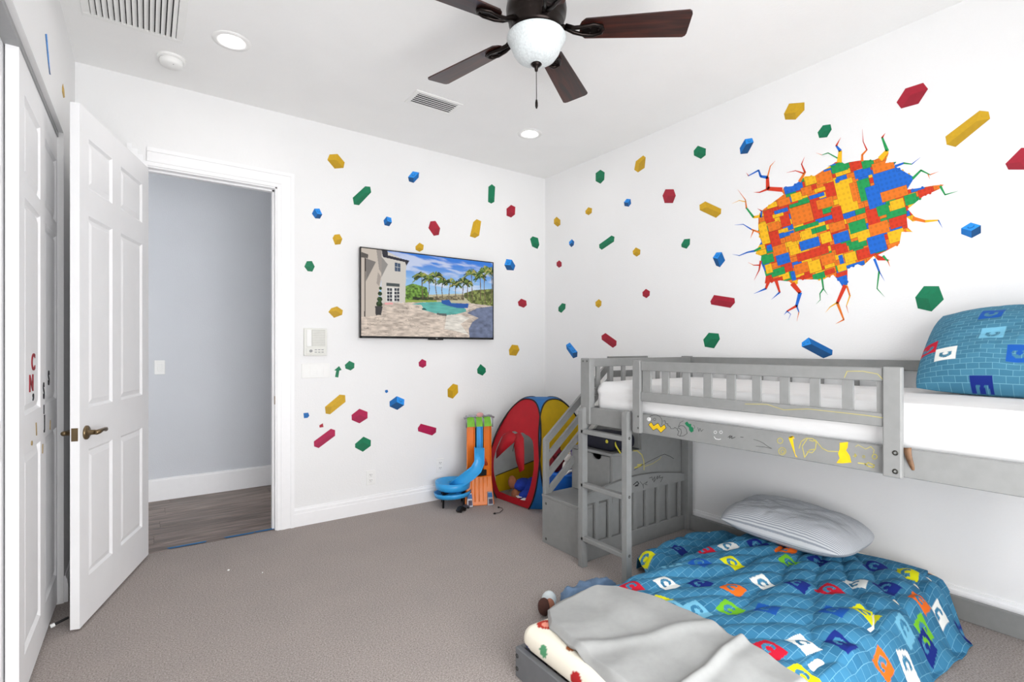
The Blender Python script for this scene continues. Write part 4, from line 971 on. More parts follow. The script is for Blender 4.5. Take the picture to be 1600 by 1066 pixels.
# marker drawings on the side board (thin ink ribbons)
def ink(pxs, wd, m, plane=XF - 0.0006, parent=board, name='drawing', fill=False, lift=0.0):
    pts = [onX(x, y, plane - lift) for x, y in pxs]; w = MB()
    if fill: w.prism(pts, (0.0005, 0, 0))
    else:
        for a, b_ in zip(pts[:-1], pts[1:]):
            d_ = b_ - a
            if d_.length < 1e-5: continue
            d_.normalize(); nn = Vector((0, -d_.z, d_.y)) * wd / 2; e = d_ * wd * 0.3
            w.prism([a + nn - e, b_ + nn + e, b_ - nn + e, a - nn - e], (0.0005, 0, 0))
    return w.build(name, m, parent)
IK = mat('ink_black', rgb(30, 30, 32), 0.6); IY = mat('ink_yellow', rgb(222, 184, 10), 0.6, var=0.1); IYL = mat('ink_pale_yellow', rgb(188, 176, 90), 0.6, var=0.1); IG = mat('ink_green', rgb(16, 112, 72), 0.6); IW = mat('ink_white', rgb(232, 232, 232), 0.6)
c8 = lambda *p: crop(1000, 640, 8.0, p); c7 = lambda *p: crop(1190, 660, 7.62, p)
zz = c8((105,190),(140,158),(170,205),(225,170),(258,222),(305,188),(326,232),(260,292),(212,238),(165,262))
ink(zz, 0, IY, fill=True, name='yellow_zigzag'); ink(zz + zz[:1], 0.0022, IK, lift=0.0003)
circ = lambda cx, cy, r, n=14, a0=0, a1=360, ry=None: [(cx + r * math.cos(math.radians(a0 + (a1 - a0) * i / n)), cy + (ry or r) * math.sin(math.radians(a0 + (a1 - a0) * i / n))) for i in range(n + 1)]
ink(c8(*circ(185, 155, 92, 16, 190, 385, 88)), 0.0018, IK); ink(c8(*circ(182, 125, 16, 10)), 0.0016, IK); ink(c8((143,112),(147,140)), 0.0018, IK); ink(c8(*circ(112, 122, 26, 8)), 0, IW, fill=True, name='white_dot')
ink(c8((290,145),(312,140),(318,175),(348,180),(350,205),(372,210),(385,240),(420,240),(435,225),(460,240)), 0.0018, IK)
ink(c8((470,235),(465,255),(485,275),(468,320),(505,335),(545,330),(588,300),(580,250),(550,210),(510,200),(480,220)), 0.0018, IK); ink(c8((478,230),(510,250),(518,290),(500,335)), 0.0018, IK); ink(c8((480,215),(500,165),(545,140)), 0.0014, IK)
ink(c8((560,170),(590,150),(610,180),(640,180),(640,215),(662,225),(670,270),(640,290),(615,260),(610,225),(575,200)), 0, IG, fill=True, name='green_patch'); ink(c8(*circ(660, 220, 24, 8, -80, 100)), 0.0012, IK)
ink(c8((722,225),(735,275),(750,235),(765,275),(790,250)), 0.0014, IK)
for cx in (940, 1012): ink(c8(*circ(cx, 285, 17, 10)), 0.0028, IW)
ink(c8((925,340),(945,368),(985,375),(1010,370)), 0.0026, IW)
ink(c8((1100,350),(1130,325),(1120,360),(1150,330),(1145,365),(1190,345)), 0.002, IK); ink(c8((1255,345),(1290,348)), 0.002, IK)
ink(c8((1420,375),(1480,392),(1540,420),(1600,465),(1650,490),(1560,470),(1450,460)), 0.0012, IK)
ink(c7((320,185),(365,160),(400,380),(430,420),(405,410)), 0, IY, fill=True, name='yellow_stroke'); ink(c7((330,180),(375,170),(385,195)), 0.004, IY)
ink(c7(*circ(220, 220, 34, 8)), 0.0026, IYL); ink(c7(*circ(245, 345, 44, 10)), 0.0028, IYL); ink(c7(*circ(250, 350, 22, 8)), 0.0026, IYL)
ink(c7((445,310),(470,230),(530,190),(610,195),(650,240),(640,320),(570,330),(510,420),(500,360),(480,290),(540,200)), 0.003, IYL); ink(c7((570,215),(610,225),(640,210),(680,260),(720,310),(790,345),(910,350)), 0.003, IYL); ink(c7((640,320),(600,365),(540,350)), 0.0025, IYL)
ink(c7((930,245),(1030,235),(1025,300),(1005,335),(1050,400),(1068,480),(960,490),(890,485),(930,430),(910,370),(930,320)), 0, IY, fill=True, name='yellow_figure')
ink(c7((1090,405),(1130,400),(1110,375),(1115,420)), 0.0028, IYL); ink(c7((1120,290),(1150,270),(1240,320),(1300,290),(1340,330),(1330,370)), 0.002, IYL); ink(c7(*circ(1345, 410, 30, 8)), 0.003, IYL); ink(c7(*circ(1215, 410, 14, 8)), 0.002, IYL); ink(c7((1150,485),(1230,495),(1260,520),(1330,540),(1340,510),(1270,480),(1240,505)), 0.004, IYL)
ink(crop(980, 540, 3.478, [(1180,175),(1195,140),(1280,140),(1360,155),(1395,190),(1400,330)]), 0.002, IYL, plane=XF - 0.0208, parent=bed)
ink(crop(980, 540, 3.478, [(640,318),(760,320),(850,350),(980,345),(1120,360),(1300,380),(1400,395)]), 0.002, IYL, plane=XF - 0.0208, parent=bed)
# scribbles on the arched rail
aw = MB()
def scrib(pxs, wd, m, Y, parent):
    w = MB(); pts = [onY(x, y, Y) for x, y in pxs]
    for a, b_ in zip(pts[:-1], pts[1:]):
        d_ = (b_ - a).normalized(); nn = Vector((-d_.z, 0, d_.x)) * wd / 2
        w.prism([a + nn, b_ + nn, b_ - nn, a - nn], (0, 0.0004, 0))
    w.build('drawing', m, parent)
c5 = lambda *p: crop(985, 660, 5.61, p)
scrib(c5((25,550),(60,520),(75,540),(40,560),(70,555)), 0.006, IK, ya - 0.0006, ap)
scrib(c5((85,520),(110,550),(115,580),(112,545),(150,520),(130,545),(150,550)), 0.0025, IK, ya - 0.0006, ap)
scrib(c5((165,490),(190,480),(195,510),(215,475),(205,525),(240,470),(235,500),(260,465),(255,490),(285,480),(265,525)), 0.003, IK, ya - 0.0006, ap)
# leather strap on the side board
sp = MB().grid([[onX(x0_, y_, XF - 0.004 - 0.004 * math.sin(i)) for x0_ in xx] for i, (y_, xx) in enumerate([(700, (1412, 1424)), (706, (1412.5, 1424)), (714, (1414.5, 1425)), (722, (1418, 1427)), (730, (1422, 1429)), (735, (1425, 1429))])])
o = sp.build('leather_strap', [mat('tan_leather', rgb(112, 82, 58), 0.6, var=0.35, scale=40)], smooth=True, solid=0.003)
tag(o, 'short tan leather strap hanging over the loft bed side board', 'strap')

# ---- storage staircase at the far end of the loft bed
SX0, SY0, SY1 = 2.165, 2.292, 2.675
stc = thing('storage_staircase', (2.6, 2.5, 0), 'grey storage staircase with drawers and slanted handrail bars', 'staircase')
X1s, X2s, X3s = 2.435, 2.715, XR - 0.025
zs_ = (0.325, 0.62, 0.915)
T = 0.018
w = MB(); w.box(SX0, SX0 + T, SY0, SY1, 0, zs_[0] - T)
st1 = w.build('riser_panel', M_BED, stc, bevel=0.002)
for p in (onX(853, 787, SX0), onX(853, 842, SX0)): bolt(p, (-1, 0, 0), st1, 0.008)
for i, (a, b_) in enumerate(((SX0, X1s), (X1s, X2s), (X2s, X3s))):
    bx('tread', (a - 0.004, b_, SY0, SY1, zs_[i] - T, zs_[i]), M_BED, stc, bevel=0.002)
for y0 in (SY0, SY1 - T):
    w = MB(); w.prism([Vector((x, y0, z)) for x, z in ((SX0 + T, 0), (X3s, 0), (X3s, zs_[2] - T), (X2s, zs_[2] - T), (X2s, zs_[1] - T), (X1s, zs_[1] - T), (X1s, zs_[0] - T), (SX0 + T, zs_[0] - T))], (0, T, 0))
    sp_ = w.build('side_panel', M_BED, stc)
    if y0 == SY0: spn = sp_
for (xf, z0, z1) in ((X1s, zs_[0], zs_[1] - T), (X2s, zs_[1], zs_[2] - T)):
    # drawer front with a scooped finger hole
    a, b_ = SY0 + T + 0.003, SY1 - T - 0.003; zt = z1 - 0.004; zb_ = z0 + 0.004; mid = 2.43
    prof = [(a, zb_), (b_, zb_), (b_, zt)] + [(mid + 0.05 * math.cos(t_ * math.pi / 10), zt - 0.034 * math.sin(t_ * math.pi / 10)) for t_ in range(11)] + [(a, zt)]
    w = MB(); w.prism([Vector((xf - 0.006, y_, z)) for y_, z in prof], (0.016, 0, 0))
    dr = w.build('drawer', M_BED, stc)
    w = MB(); w.box(xf + 0.010, xf + 0.25, a + 0.01, a + 0.022, zb_ + 0.01, zt - 0.04); w.box(xf + 0.010, xf + 0.25, b_ - 0.022, b_ - 0.01, zb_ + 0.01, zt - 0.04); w.box(xf + 0.01, xf + 0.25, a + 0.01, b_ - 0.01, zb_ + 0.01, zb_ + 0.016); w.box(xf + 0.238, xf + 0.25, a + 0.01, b_ - 0.01, zb_ + 0.01, zt - 0.04)
    w.build('drawer_box', M_BED, dr)
scrib(c5((25,250),(60,250),(100,285),(118,340),(120,420)), 0.007, IYL, SY0 - 0.0006, spn)
scrib(c5((30,420),(80,390),(150,350),(230,310),(270,290),(300,280),(350,300),(380,320)), 0.003, IK, SY0 - 0.0006, spn)
scrib(c5((120,390),(200,360),(260,320),(270,300)), 0.003, IYL, SY0 - 0.0006, spn); scrib(c5((35,400),(90,385),(105,370),(60,375)), 0.01, IYL, SY0 - 0.0006, spn)
# handrail in the plane of the outer edge
hy0, hy1 = SY1 - 0.03, SY1 - 0.002
lo_t, hi_t = onY(846, 686, SY1), onY(946, 566, SY1)
slope = (hi_t.z - lo_t.z) / (hi_t.x - lo_t.x)
xl_, xh_ = SX0, 2.80
bx('handrail_post', (SX0, SX0 + 0.04, hy0, hy1, zs_[0], lo_t.z - 0.005), M_BED, stc, bevel=0.003)
bx('handrail_post', (xh_ - 0.02, xh_ + 0.02, hy0, hy1, zs_[2], 1.243), M_BED, stc, bevel=0.003)
for k, zo in enumerate((0.0, -0.125, -0.245, -0.365)):
    z_l = lo_t.z + zo; hgt = 0.062 if k == 0 else 0.052
    xa, xb = SX0 + (0.001 if k == 0 else 0.03), xh_ - 0.018
    z_l = z_l + slope * (xa - SX0)
    za, zb_ = z_l, z_l + slope * (xb - xa)
    if k == 3: xb = X2s - 0.02; zb_ = z_l + slope * (xb - xa)
    if k == 2: xb = X2s + 0.06; zb_ = z_l + slope * (xb - xa)
    MB().prism([Vector((xa, hy0 + 0.004, za)), Vector((xb, hy0 + 0.004, zb_)), Vector((xb, hy0 + 0.004, zb_ - hgt)), Vector((xa, hy0 + 0.004, za - hgt))], (0, 0.02, 0)).build('handrail_bar', M_BED, stc, bevel=0.002)
bx('landing_rail', (xh_, XR - 0.022, hy0 + 0.002, hy1 - 0.002, 1.19, 1.243), M_BED, stc, bevel=0.003)
bx('landing_rail', (xh_, XR - 0.022, hy0 + 0.002, hy1 - 0.002, 1.088, 1.137), M_BED, stc, bevel=0.003)
bx('landing_post', (XR - 0.055, XR - 0.022, hy0, hy1, zs_[2], 1.243), M_BED, stc, bevel=0.003)

# ---- upper mattress
V, Fc = rbox(XF + 0.030, XB - 0.06, 0.23, 2.195, 0.92, 1.105, 0.055, 0.013)
V[:, 2] += np.where(V[:, 2] > 1.0, 0.018 * (fbm(V[:, 0] * 3, V[:, 1] * 2.2, 3) - 0.45), 0)
V[:, 0] += np.where(V[:, 0] < XF + 0.06, 0.016 * (vnoise(V[:, 1] * 2.2, V[:, 2] * 42) - 0.2), 0)
o = np_mesh('upper_mattress', V, Fc, M_SHEET); tag(o, 'white sheeted mattress on the loft bed', 'mattress')

# ---- cushions
def motif(dx, dy):
    r = np.hypot(dx, dy)
    return (np.maximum(np.abs(dx), np.abs(dy)) < 0.5) & ~((r > 0.14) & (r < 0.30) & (dy < 0.12))
def cushion(L, Wd, Tk, n=120, m=90, pw=2.4, seed=0.0, rnd=0.12):
    a, b = np.meshgrid(np.linspace(-1, 1, n), np.linspace(-1, 1, m), indexing='ij')
    pin = 1 - 0.07 * (np.abs(a) ** 2) * (1 - np.abs(b) ** 2) ; pin2 = 1 - 0.09 * (np.abs(b) ** 2) * (1 - np.abs(a) ** 2)
    x = a * np.sqrt(1 - rnd * b ** 4) * L / 2 * pin2; y_ = b * np.sqrt(1 - rnd * a ** 4) * Wd / 2 * pin
    t_ = np.clip((1 - np.abs(a) ** pw) * (1 - np.abs(b) ** pw), 0, 1) ** 0.55
    wr = 0.16 * (fbm(a * 3 + seed, b * 3 + seed, 4) - 0.5)
    zt = Tk * t_ * (0.62 + wr); zb = -Tk * t_ * 0.38
    Vt = np.stack([x, y_, zt], -1).reshape(-1, 3); Vb = np.stack([x, y_, zb], -1).reshape(-1, 3)
    Ft = gridfaces(n, m); Fb = gridfaces(n, m)[:, ::-1] + len(Vt)
    uv = np.stack([a * L / 2, b * Wd / 2], -1).reshape(-1, 2)
    return np.concatenate([Vt, Vb]), np.concatenate([Ft, Fb]), np.concatenate([uv, uv])
BLUE1, BLUE2, BLUEM = rgb(58, 112, 138), rgb(68, 124, 150), rgb(104, 156, 176)
M_PILP = vcol_mat('blue_brick_print', 0.85, brick=(0.042, 0.022, 0.0011, BLUE1, BLUE2, BLUEM))
PCOL = {'w': rgb(228, 230, 226), 'n': rgb(20, 40, 122), 'b': rgb(24, 84, 168), 'r': rgb(190, 22, 48), 'y': rgb(216, 216, 20), 'g': rgb(112, 186, 40), 'o': rgb(232, 108, 28), 'l': rgb(112, 178, 206)}
def place(V, mtx):
    return V @ np.array(mtx.to_3x3()).T + np.array(mtx.translation)
# upper pillow, leaning on the wall
low, up_ = Vector((2.74, 0.455, 1.105)), Vector((3.12, 0.455, 1.45))
ax_y = (up_ - low).normalized(); ax_x = Vector((0, -1, 0)); ax_z = ax_x.cross(ax_y)
pm = Matrix((ax_x, ax_y, ax_z)).transposed().to_4x4(); pm.translation = (low + up_) / 2 + ax_z * 0.02
V, Fc, uv = cushion(0.70, 0.52, 0.19, 200, 150, 2.6, 3.0)
if ax_z.x > 0: print('pillow normal', ax_z)
Vw = place(V, pm)
pmi = pm.inverted()
col = np.tile(np.array(BLUE1[:3]), (len(V), 1)); al = np.zeros(len(V))
for (x, y_, k) in ((1475, 552, 'w'), (1522, 590, 'n'), (1594, 556, 'b'), (1552, 526, 'l'), (1549, 494, 'b'), (1446, 538, 'r')):
    d_ = ray(x, y_); c_ = Vector(pm.translation) + ax_z * 0.09; t_ = (c_ - Vector((0, 0, H))).dot(ax_z) / d_.dot(ax_z); q = pmi @ (Vector((0, 0, H)) + d_ * t_)
    m_ = motif((uv[:, 0] - q.x) / 0.075, (uv[:, 1] - q.y) / 0.075) & (np.arange(len(V)) < len(V) // 2 if ax_z.x < 0 else np.arange(len(V)) >= 0)
    col[m_] = PCOL[k][:3]; al[m_] = 1
o = np_mesh('printed_pillow', Vw, Fc, M_PILP, col=col, alpha=al, uv=uv); tag(o, 'blue pillow with brick print and square motifs on the loft bed', 'pillow')

# =================================================================== LOWER BED
LB = thing('low_bed_frame', (2.2, 1.15, 0), 'low grey floor bed frame under the loft bed', 'bed frame')
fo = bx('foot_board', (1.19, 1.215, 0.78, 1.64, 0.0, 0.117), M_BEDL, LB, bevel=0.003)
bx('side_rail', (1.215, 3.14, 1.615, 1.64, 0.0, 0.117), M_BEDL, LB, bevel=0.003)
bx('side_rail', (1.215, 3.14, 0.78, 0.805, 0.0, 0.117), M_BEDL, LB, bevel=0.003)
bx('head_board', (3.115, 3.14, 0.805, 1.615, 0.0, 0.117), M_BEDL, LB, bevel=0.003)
for z in (0.035, 0.085): bolt((1.19, 1.628, z), (-1, 0, 0), fo, 0.009)
V, Fc = rbox(1.20, 3.145, 0.79, 1.625, 0.112, 0.208, 0.045, 0.007)
V[:, 2] += np.where(V[:, 2] > 0.18, 0.008 * (fbm(V[:, 0] * 5, V[:, 1] * 5, 3) - 0.5), 0)
colr = np.tile(np.array(rgb(234, 228, 212)[:3]), (len(V), 1))
def dab(c_, rx, k, sq=False):
    d = np.linalg.norm((V - np.array(c_)) / rx, axis=1) if not sq else np.max(np.abs((V - np.array(c_)) / rx), axis=1)
    colr[d < 1] = rgb(*k)[:3]
pr_ = lambda x, y_: np.array(onZ(x, y_, 0.208))
dab(pr_(853, 976), 0.036, (176, 52, 40)); dab(pr_(853, 976), 0.018, (232, 150, 130))
for (px_, k, r_) in (((823, 1015), (34, 52, 104), 0.022), ((850, 1018), (84, 150, 108), 0.022), ((893, 1013), (150, 84, 40), 0.02), ((902, 1064), (176, 40, 40), 0.03)):
    q = onX(px_[0], px_[1], 1.205)
    if q.z > 0.19: q = onZ(px_[0], px_[1], 0.208)
    dab(np.array(q), r_, k)
for (px_, k, r_) in (((1385, 872), (50, 60, 40), 0.03), ((1415, 885), (200, 190, 40), 0.03), ((1450, 898), (120, 60, 40), 0.025)): dab(pr_(*px_), r_, k)
o = np_mesh('lower_mattress', V, Fc, vcol_mat('cream_printed_sheet', 0.9), col=colr); tag(o, 'mattress with cream printed sheet on the low bed frame', 'mattress')

# ---- duvet
NU, NV = 420, 380
u, v = np.meshgrid(np.linspace(0, 1, NU), np.linspace(0, 1, NV), indexing='ij')
X = 1.50 + u * (3.065 - 1.50)
yfar = 1.76 + 0.26 * sstep(2.16, 2.36, X) - 0.10 * sstep(2.80, 3.02, X) + 0.02 * (vnoise(X * 5, X * 0 + 2.2) - 0.5)
ynear = 0.665 + 0.12 * sstep(2.90, 3.06, X) + 0.07 * (vnoise(X * 4, X * 0 + 9.2) - 0.5)
Yv = yfar + v * (ynear - yfar)
X = X + (0.025 * np.sin(v * 9) + 0.03 * (vnoise(v * 5, v * 0 + 4) - 0.5)) * sstep(0.8, 1.0, u)
def bed_height(X, Y):
    dx = np.maximum(np.maximum(1.215 - X, X - 3.13), 0); dy = np.maximum(np.maximum(0.785 - Y, Y - 1.635), 0)
    d = np.hypot(dx, dy); return 0.207 * (1 - sstep(-0.02, 0.14, d)) * (1 - 0.10 * sstep(0.1, 0.0, np.minimum(np.minimum(X - 1.215, 3.13 - X), np.minimum(Y - 0.785, 1.635 - Y)))) + 0.0
Z = bed_height(X, Yv)
out_far = sstep(1.62, 1.9, Yv) * sstep(2.1, 2.4, X)
puff = 0.028 + 0.012 * (fbm(X * 4, Yv * 4, 3) - 0.5)
wx, wy = X - 3.25, Yv - 1.35                 # folds fan out from the pillow
ang = np.arctan2(wy, -wx); rad = np.hypot(wx, wy)
fold = np.abs(np.sin(ang * 15 + 4.5 * fbm(X * 2.2, Yv * 2.2, 3))) ** 0.7
fold2 = np.abs(np.sin((X * 0.8 + Yv * 1.4) * 19 + 5 * fbm(X * 1.7 + 4, Yv * 1.7, 3)))
topw = 1 - 0.4 * sstep(1.55, 1.7, Yv)
Z = Z + puff + 0.030 * (fold - 0.5) * topw * (0.45 + 0.55 * sstep(0.2, 0.7, rad)) * (1 - 0.6 * sstep(1.2, 1.9, rad)) + 0.013 * (fold2 - 0.5) + 0.008 * (fbm(X * 14, Yv * 14, 2) - 0.5)
Z = Z + 0.115 * out_far * (0.55 + 0.7 * fbm(X * 5, Yv * 6, 3)) * (1 - sstep(0, 1, (Yv - 1.97) / 0.05))
edge = np.minimum(np.minimum(v, 1 - v) * 12, np.minimum(u * 30, (1 - u) * 14)); em = 1 - sstep(0, 1, edge)
floor_ = np.where((X > 1.19) & (X < 3.14) & (Yv > 0.78) & (Yv < 1.64), np.where((Yv > 0.84) & (Yv < 1.58), 0.214, 0.19), 0.003)
Z = np.maximum(Z - em * 0.025, floor_ + 0.004)
patch = [(1103,827,'w'),(1101,859,'r'),(1138,853,'w'),(1184,851,'n'),(1060,855,'n'),(1008,881,'y'),(1049,884,'l'),(1094,880,'b'),(1145,880,'y'),(987,916,'r'),(1041,912,'w'),(1094,911,'n'),(1146,918,'o'),(1193,913,'w'),(1031,938,'y'),(1141,953,'g'),(1198,951,'b'),(1228,858,'o'),(1235,881,'g'),(1281,880,'n'),(1368,884,'n'),(1418,893,'y'),(1245,911,'n'),(1296,921,'r'),(1336,912,'w'),(1385,918,'n'),(1303,953,'b'),(1353,957,'y'),(1439,939,'o'),(1468,961,'w'),(1443,984,'g'),(1202,1013,'r'),(1256,1004,'w'),(1315,1003,'n'),(1414,982,'l'),(1381,1043,'o'),(1418,1040,'w'),(1256,1059,'y'),(1449,1011,'n'),(1508,985,'n'),(1090,955,'l'),(1050,950,'l')]
Vd = np.stack([X, Yv, Z], -1).reshape(-1, 3)
# distance along the cloth (both directions) so that the print drapes with it
Zs = bed_height(X, Yv)
su = X + 0.02 * (fbm(X * 2.5, Yv * 2.5, 2) - 0.5)
sv = np.concatenate([np.zeros((NU, 1)), np.cumsum(np.sqrt(np.diff(Yv, axis=1) ** 2 + np.diff(Zs, axis=1) ** 2 * 0.8), axis=1)], 1) - yfar
uvd = np.stack([su, sv], -1).reshape(-1, 2)
cold = np.tile(np.array(BLUE1[:3]), (len(Vd), 1)); ald = np.zeros(len(Vd))
rr = random.Random(8)
for (x, y_, k) in patch:
    zz_ = 0.235
    for it in range(4):
        q = onZ(x, y_, zz_); i = np.argmin((Vd[:, 0] - q.x) ** 2 + (Vd[:, 1] - q.y) ** 2); zz_ = 0.5 * zz_ + 0.5 * Vd[i, 2]
    c_ = uvd[i]; a = rr.uniform(-0.25, 0.25); s_ = 0.088
    dx, dy = (uvd[:, 0] - c_[0]) / s_, (uvd[:, 1] - c_[1]) / s_
    m_ = motif(dx * math.cos(a) + dy * math.sin(a), -dx * math.sin(a) + dy * math.cos(a))
    cold[m_] = PCOL[k][:3]; ald[m_] = 1
M_DUV = vcol_mat('duvet_print', 0.85, brick=(0.05, 0.031, 0.0011, rgb(46, 108, 144), rgb(62, 128, 164), rgb(106, 162, 190)))
o = np_mesh('duvet', Vd, gridfaces(NU, NV)[:, ::-1], M_DUV, col=cold, alpha=ald, uv=uvd)
md = o.modifiers.new('solid', 'SOLIDIFY'); md.thickness = 0.003; md.offset = -1
tag(o, 'rumpled blue duvet with brick print and coloured square motifs', 'duvet')
DUV = (X[:, 0], Yv, Z)

# ---- grey blanket across the foot of the low bed
NU, NV = 160, 200
u, v = np.meshgrid(np.linspace(0, 1, NU), np.linspace(0, 1, NV), indexing='ij')
lft = np.interp(v, [0, 0.12, 0.3, 0.6, 1], [1.36, 1.27, 1.235, 1.205, 1.195]); rgt = np.interp(v, [0, 0.1, 0.45, 0.75, 1], [1.60, 1.70, 1.78, 1.74, 1.68])
lft = lft + 0.03 * (vnoise(v * 5, v * 0 + 1.5) - 0.5); rgt = rgt + 0.05 * (vnoise(v * 6, v * 0 + 6.5) - 0.5)
Xb = lft + u * (rgt - lft); Yb = 1.635 - v * 0.89 + 0.06 * (1 - v) * np.sin(u * math.pi) * 0.4
base = 0.238 + 0.026 * sstep(1.48, 1.62, Xb)
rdg = lambda x0, y0, x1, y1, wd: np.exp(-(((Xb - x0) * (y1 - y0) - (Yb - y0) * (x1 - x0)) / math.hypot(x1 - x0, y1 - y0) / wd) ** 2)
Zb = base + 0.010 * (fbm(Xb * 6, Yb * 6, 3) - 0.5) + 0.022 * rdg(1.30, 0.98, 1.74, 1.0, 0.02) + 0.014 * rdg(1.3, 1.32, 1.72, 1.12, 0.03) + 0.008 * np.sin(Yb * 26 + 4 * fbm(Xb * 3, Yb * 3)) * 0.5
eb = np.minimum(np.minimum(u, 1 - u) * 22, np.minimum(v, 1 - v) * 26); Zb = Zb - 0.02 * (1 - sstep(0, 1, eb)) 
Zb = Zb - 0.05 * (1 - sstep(1.20, 1.25, Xb))
Vb = np.stack([Xb, Yb, Zb], -1).reshape(-1, 3)
M_BLK = mat('grey_blanket_cloth', rgb(164, 165, 164), 0.95, var=0.03, scale=40, bump=0.1, bscale=400, spec=0.05)
o = np_mesh('grey_blanket', Vb, gridfaces(NU, NV)[:, ::-1], M_BLK)
md = o.modifiers.new('solid', 'SOLIDIFY'); md.thickness = 0.014; md.offset = -1
tag(o, 'light grey blanket folded across the foot of the low bed', 'blanket')

# ---- striped pillow
V, Fc, uv = cushion(0.71, 0.43, 0.19, 120, 80, 3.2, 9.0, 0.2)
pm2 = Matrix.Translation((2.925, 1.40, 0.312)) @ Matrix.Rotation(math.radians(-92), 4, 'Z') @ Matrix.Rotation(math.radians(4), 4, 'X')
o = np_mesh('striped_pillow', place(V, pm2), Fc, stripe_mat('grey_stripe', rgb(150, 155, 163), rgb(206, 208, 211), 'Y', 42), uv=uv)
tag(o, 'grey and white striped pillow on the low bed by the wall', 'pillow')

# ---- jeans and shoe between the low bed and the floor
jm = mat('faded_denim', rgb(100, 124, 152), 0.9, var=0.22, scale=22, bump=0.4, bscale=80)
path = [Vector((1.66, 1.91, 0.055)), Vector((1.72, 1.90, 0.06)), Vector((1.79, 1.885, 0.062)), Vector((1.86, 1.88, 0.066)), Vector((1.95, 1.875, 0.06)), Vector((2.02, 1.865, 0.045))]
w = MB(); w.tube(path, [0.04, 0.052, 0.054, 0.058, 0.05, 0.03], 16)
j = w.build('jeans', jm, smooth=True, sub=2)
tx = bpy.data.textures.new('crumple', 'CLOUDS'); tx.noise_depth = 3; tx.noise_scale = 0.045
md = j.modifiers.new('crumple', 'DISPLACE'); md.texture = tx; md.strength = 0.05; md.texture_coords = 'GLOBAL'; md.mid_level = 0.6
tag(j, 'crumpled faded blue jeans on the carpet beside the low bed', 'jeans')
sh = thing('doll', (1.56, 1.93, 0), 'small brown and white toy lying beside the crumpled jeans', 'toy')
MB().blob((1.57, 1.925, 0.045), 0.03, 0.034, 0.042).build('head', mat('brown_hair', rgb(74, 44, 36), 0.8, var=0.3), sh, smooth=True)
MB().blob((1.595, 1.91, 0.05), 0.022, 0.026, 0.034).build('face', mat('tan_skin', rgb(150, 96, 74), 0.7), sh, smooth=True)
MB().blob((1.625, 1.955, 0.05), 0.04, 0.035, 0.045).build('body', mat('white_cloth', rgb(206, 214, 216), 0.8), sh, smooth=True)

# =================================================================== TOYS BY THE CORNER
TO = mat('toy_orange', rgb(226, 116, 8), 0.35, var=0.04); TB = mat('toy_blue', rgb(52, 158, 222), 0.3, var=0.04); TG = mat('toy_green', rgb(122, 186, 58), 0.5, var=0.1); TS = mat('toy_silver', rgb(150, 150, 156), 0.4, 0.3)
tw = thing('race_track_tower', (2.25, 3.62, 0), 'orange and blue toy race track tower with spiral track', 'toy')
ta, tb_ = Vector((2.13, 3.64, 0)), Vector((2.375, 3.555, 0)); tdx = (tb_ - ta).normalized(); tdy = Vector((-tdx.y, tdx.x, 0))
TP = lambda s_, d_, z: ta + tdx * s_ + tdy * d_ + Vector((0, 0, z))
def tbox(name, s0, s1, d0, d1, z0, z1, m, parent=tw, bevel=0.003):
    return MB().hexa([TP(s_, d_, z) for z in (z0, z1) for d_ in (d0, d1) for s_ in (s0, s1)]).build(name, m, parent, bevel=bevel)
def chute(name, s0, s1, z0, z1, m, d0=0.06):
    w = MB(); tdp = 0.022; rim = 0.008
    w.hexa([TP(s_, d_, z) for z in (z0, z1) for d_ in (d0 + tdp, d0 + tdp + 0.006) for s_ in (s0, s1)])
    w.hexa([TP(s_, d_, z) for z in (z0, z1) for d_ in (d0, d0 + tdp) for s_ in (s0, s0 + rim)]); w.hexa([TP(s_, d_, z) for z in (z0, z1) for d_ in (d0, d0 + tdp) for s_ in (s1 - rim, s1)])
    return w.build(name, m, tw, bevel=0.002)
chute('orange_chute', 0.03, 0.098, 0.2, 0.645, TO); chute('orange_chute', 0.172, 0.24, 0.2, 0.645, TO); chute('blue_chute', 0.11, 0.162, 0.33, 0.645, TB, 0.05)
tbox('back_frame', 0.035, 0.235, 0.088, 0.105, 0.0, 0.66, M_BLACK)
for s0, s1 in ((0.03, 0.098), (0.104, 0.166), (0.172, 0.24)):
    MB().hexa([TP(s0, 0.05, 0.645), TP(s1, 0.05, 0.645), TP(s0, 0.09, 0.645), TP(s1, 0.09, 0.645), TP(s0 + 0.004, 0.09, 0.72), TP(s1 - 0.004, 0.09, 0.72), TP(s0 + 0.004, 0.1, 0.72), TP(s1 - 0.004, 0.1, 0.72)]).build('start_gate', TG, tw)
cl_ = MB()
for s0 in (0.022, 0.1, 0.168, 0.246): cl_.tube([TP(s0, 0.05, 0.64), TP(s0, 0.045, 0.70), TP(s0 * 0.96 + 0.005, 0.08, 0.735)], 0.006, 8)
cl_.tube([TP(0.005, 0.07, 0.715), TP(0.05, 0.07, 0.735), TP(0.09, 0.06, 0.73), TP(0.135, 0.05, 0.755), TP(0.18, 0.06, 0.73), TP(0.22, 0.07, 0.735), TP(0.265, 0.07, 0.715)], 0.009, 8)
cl_.build('launcher_frame', TS, tw, smooth=True)
MB().blob(TP(0.135, 0.04, 0.745), 0.035, 0.012, 0.02).build('launcher_badge', mat('badge_pink', rgb(200, 150, 148), 0.4), tw, smooth=True)
MB().hexa([TP(-0.005, 0.0, 0.0), TP(0.245, -0.02, 0.0), TP(0.0, 0.1, 0.0), TP(0.245, 0.1, 0.0), TP(0.03, 0.055, 0.225), TP(0.24, 0.055, 0.225), TP(0.03, 0.1, 0.225), TP(0.24, 0.1, 0.225)]).build('base_ramp', TO, tw, bevel=0.006, seg=2)
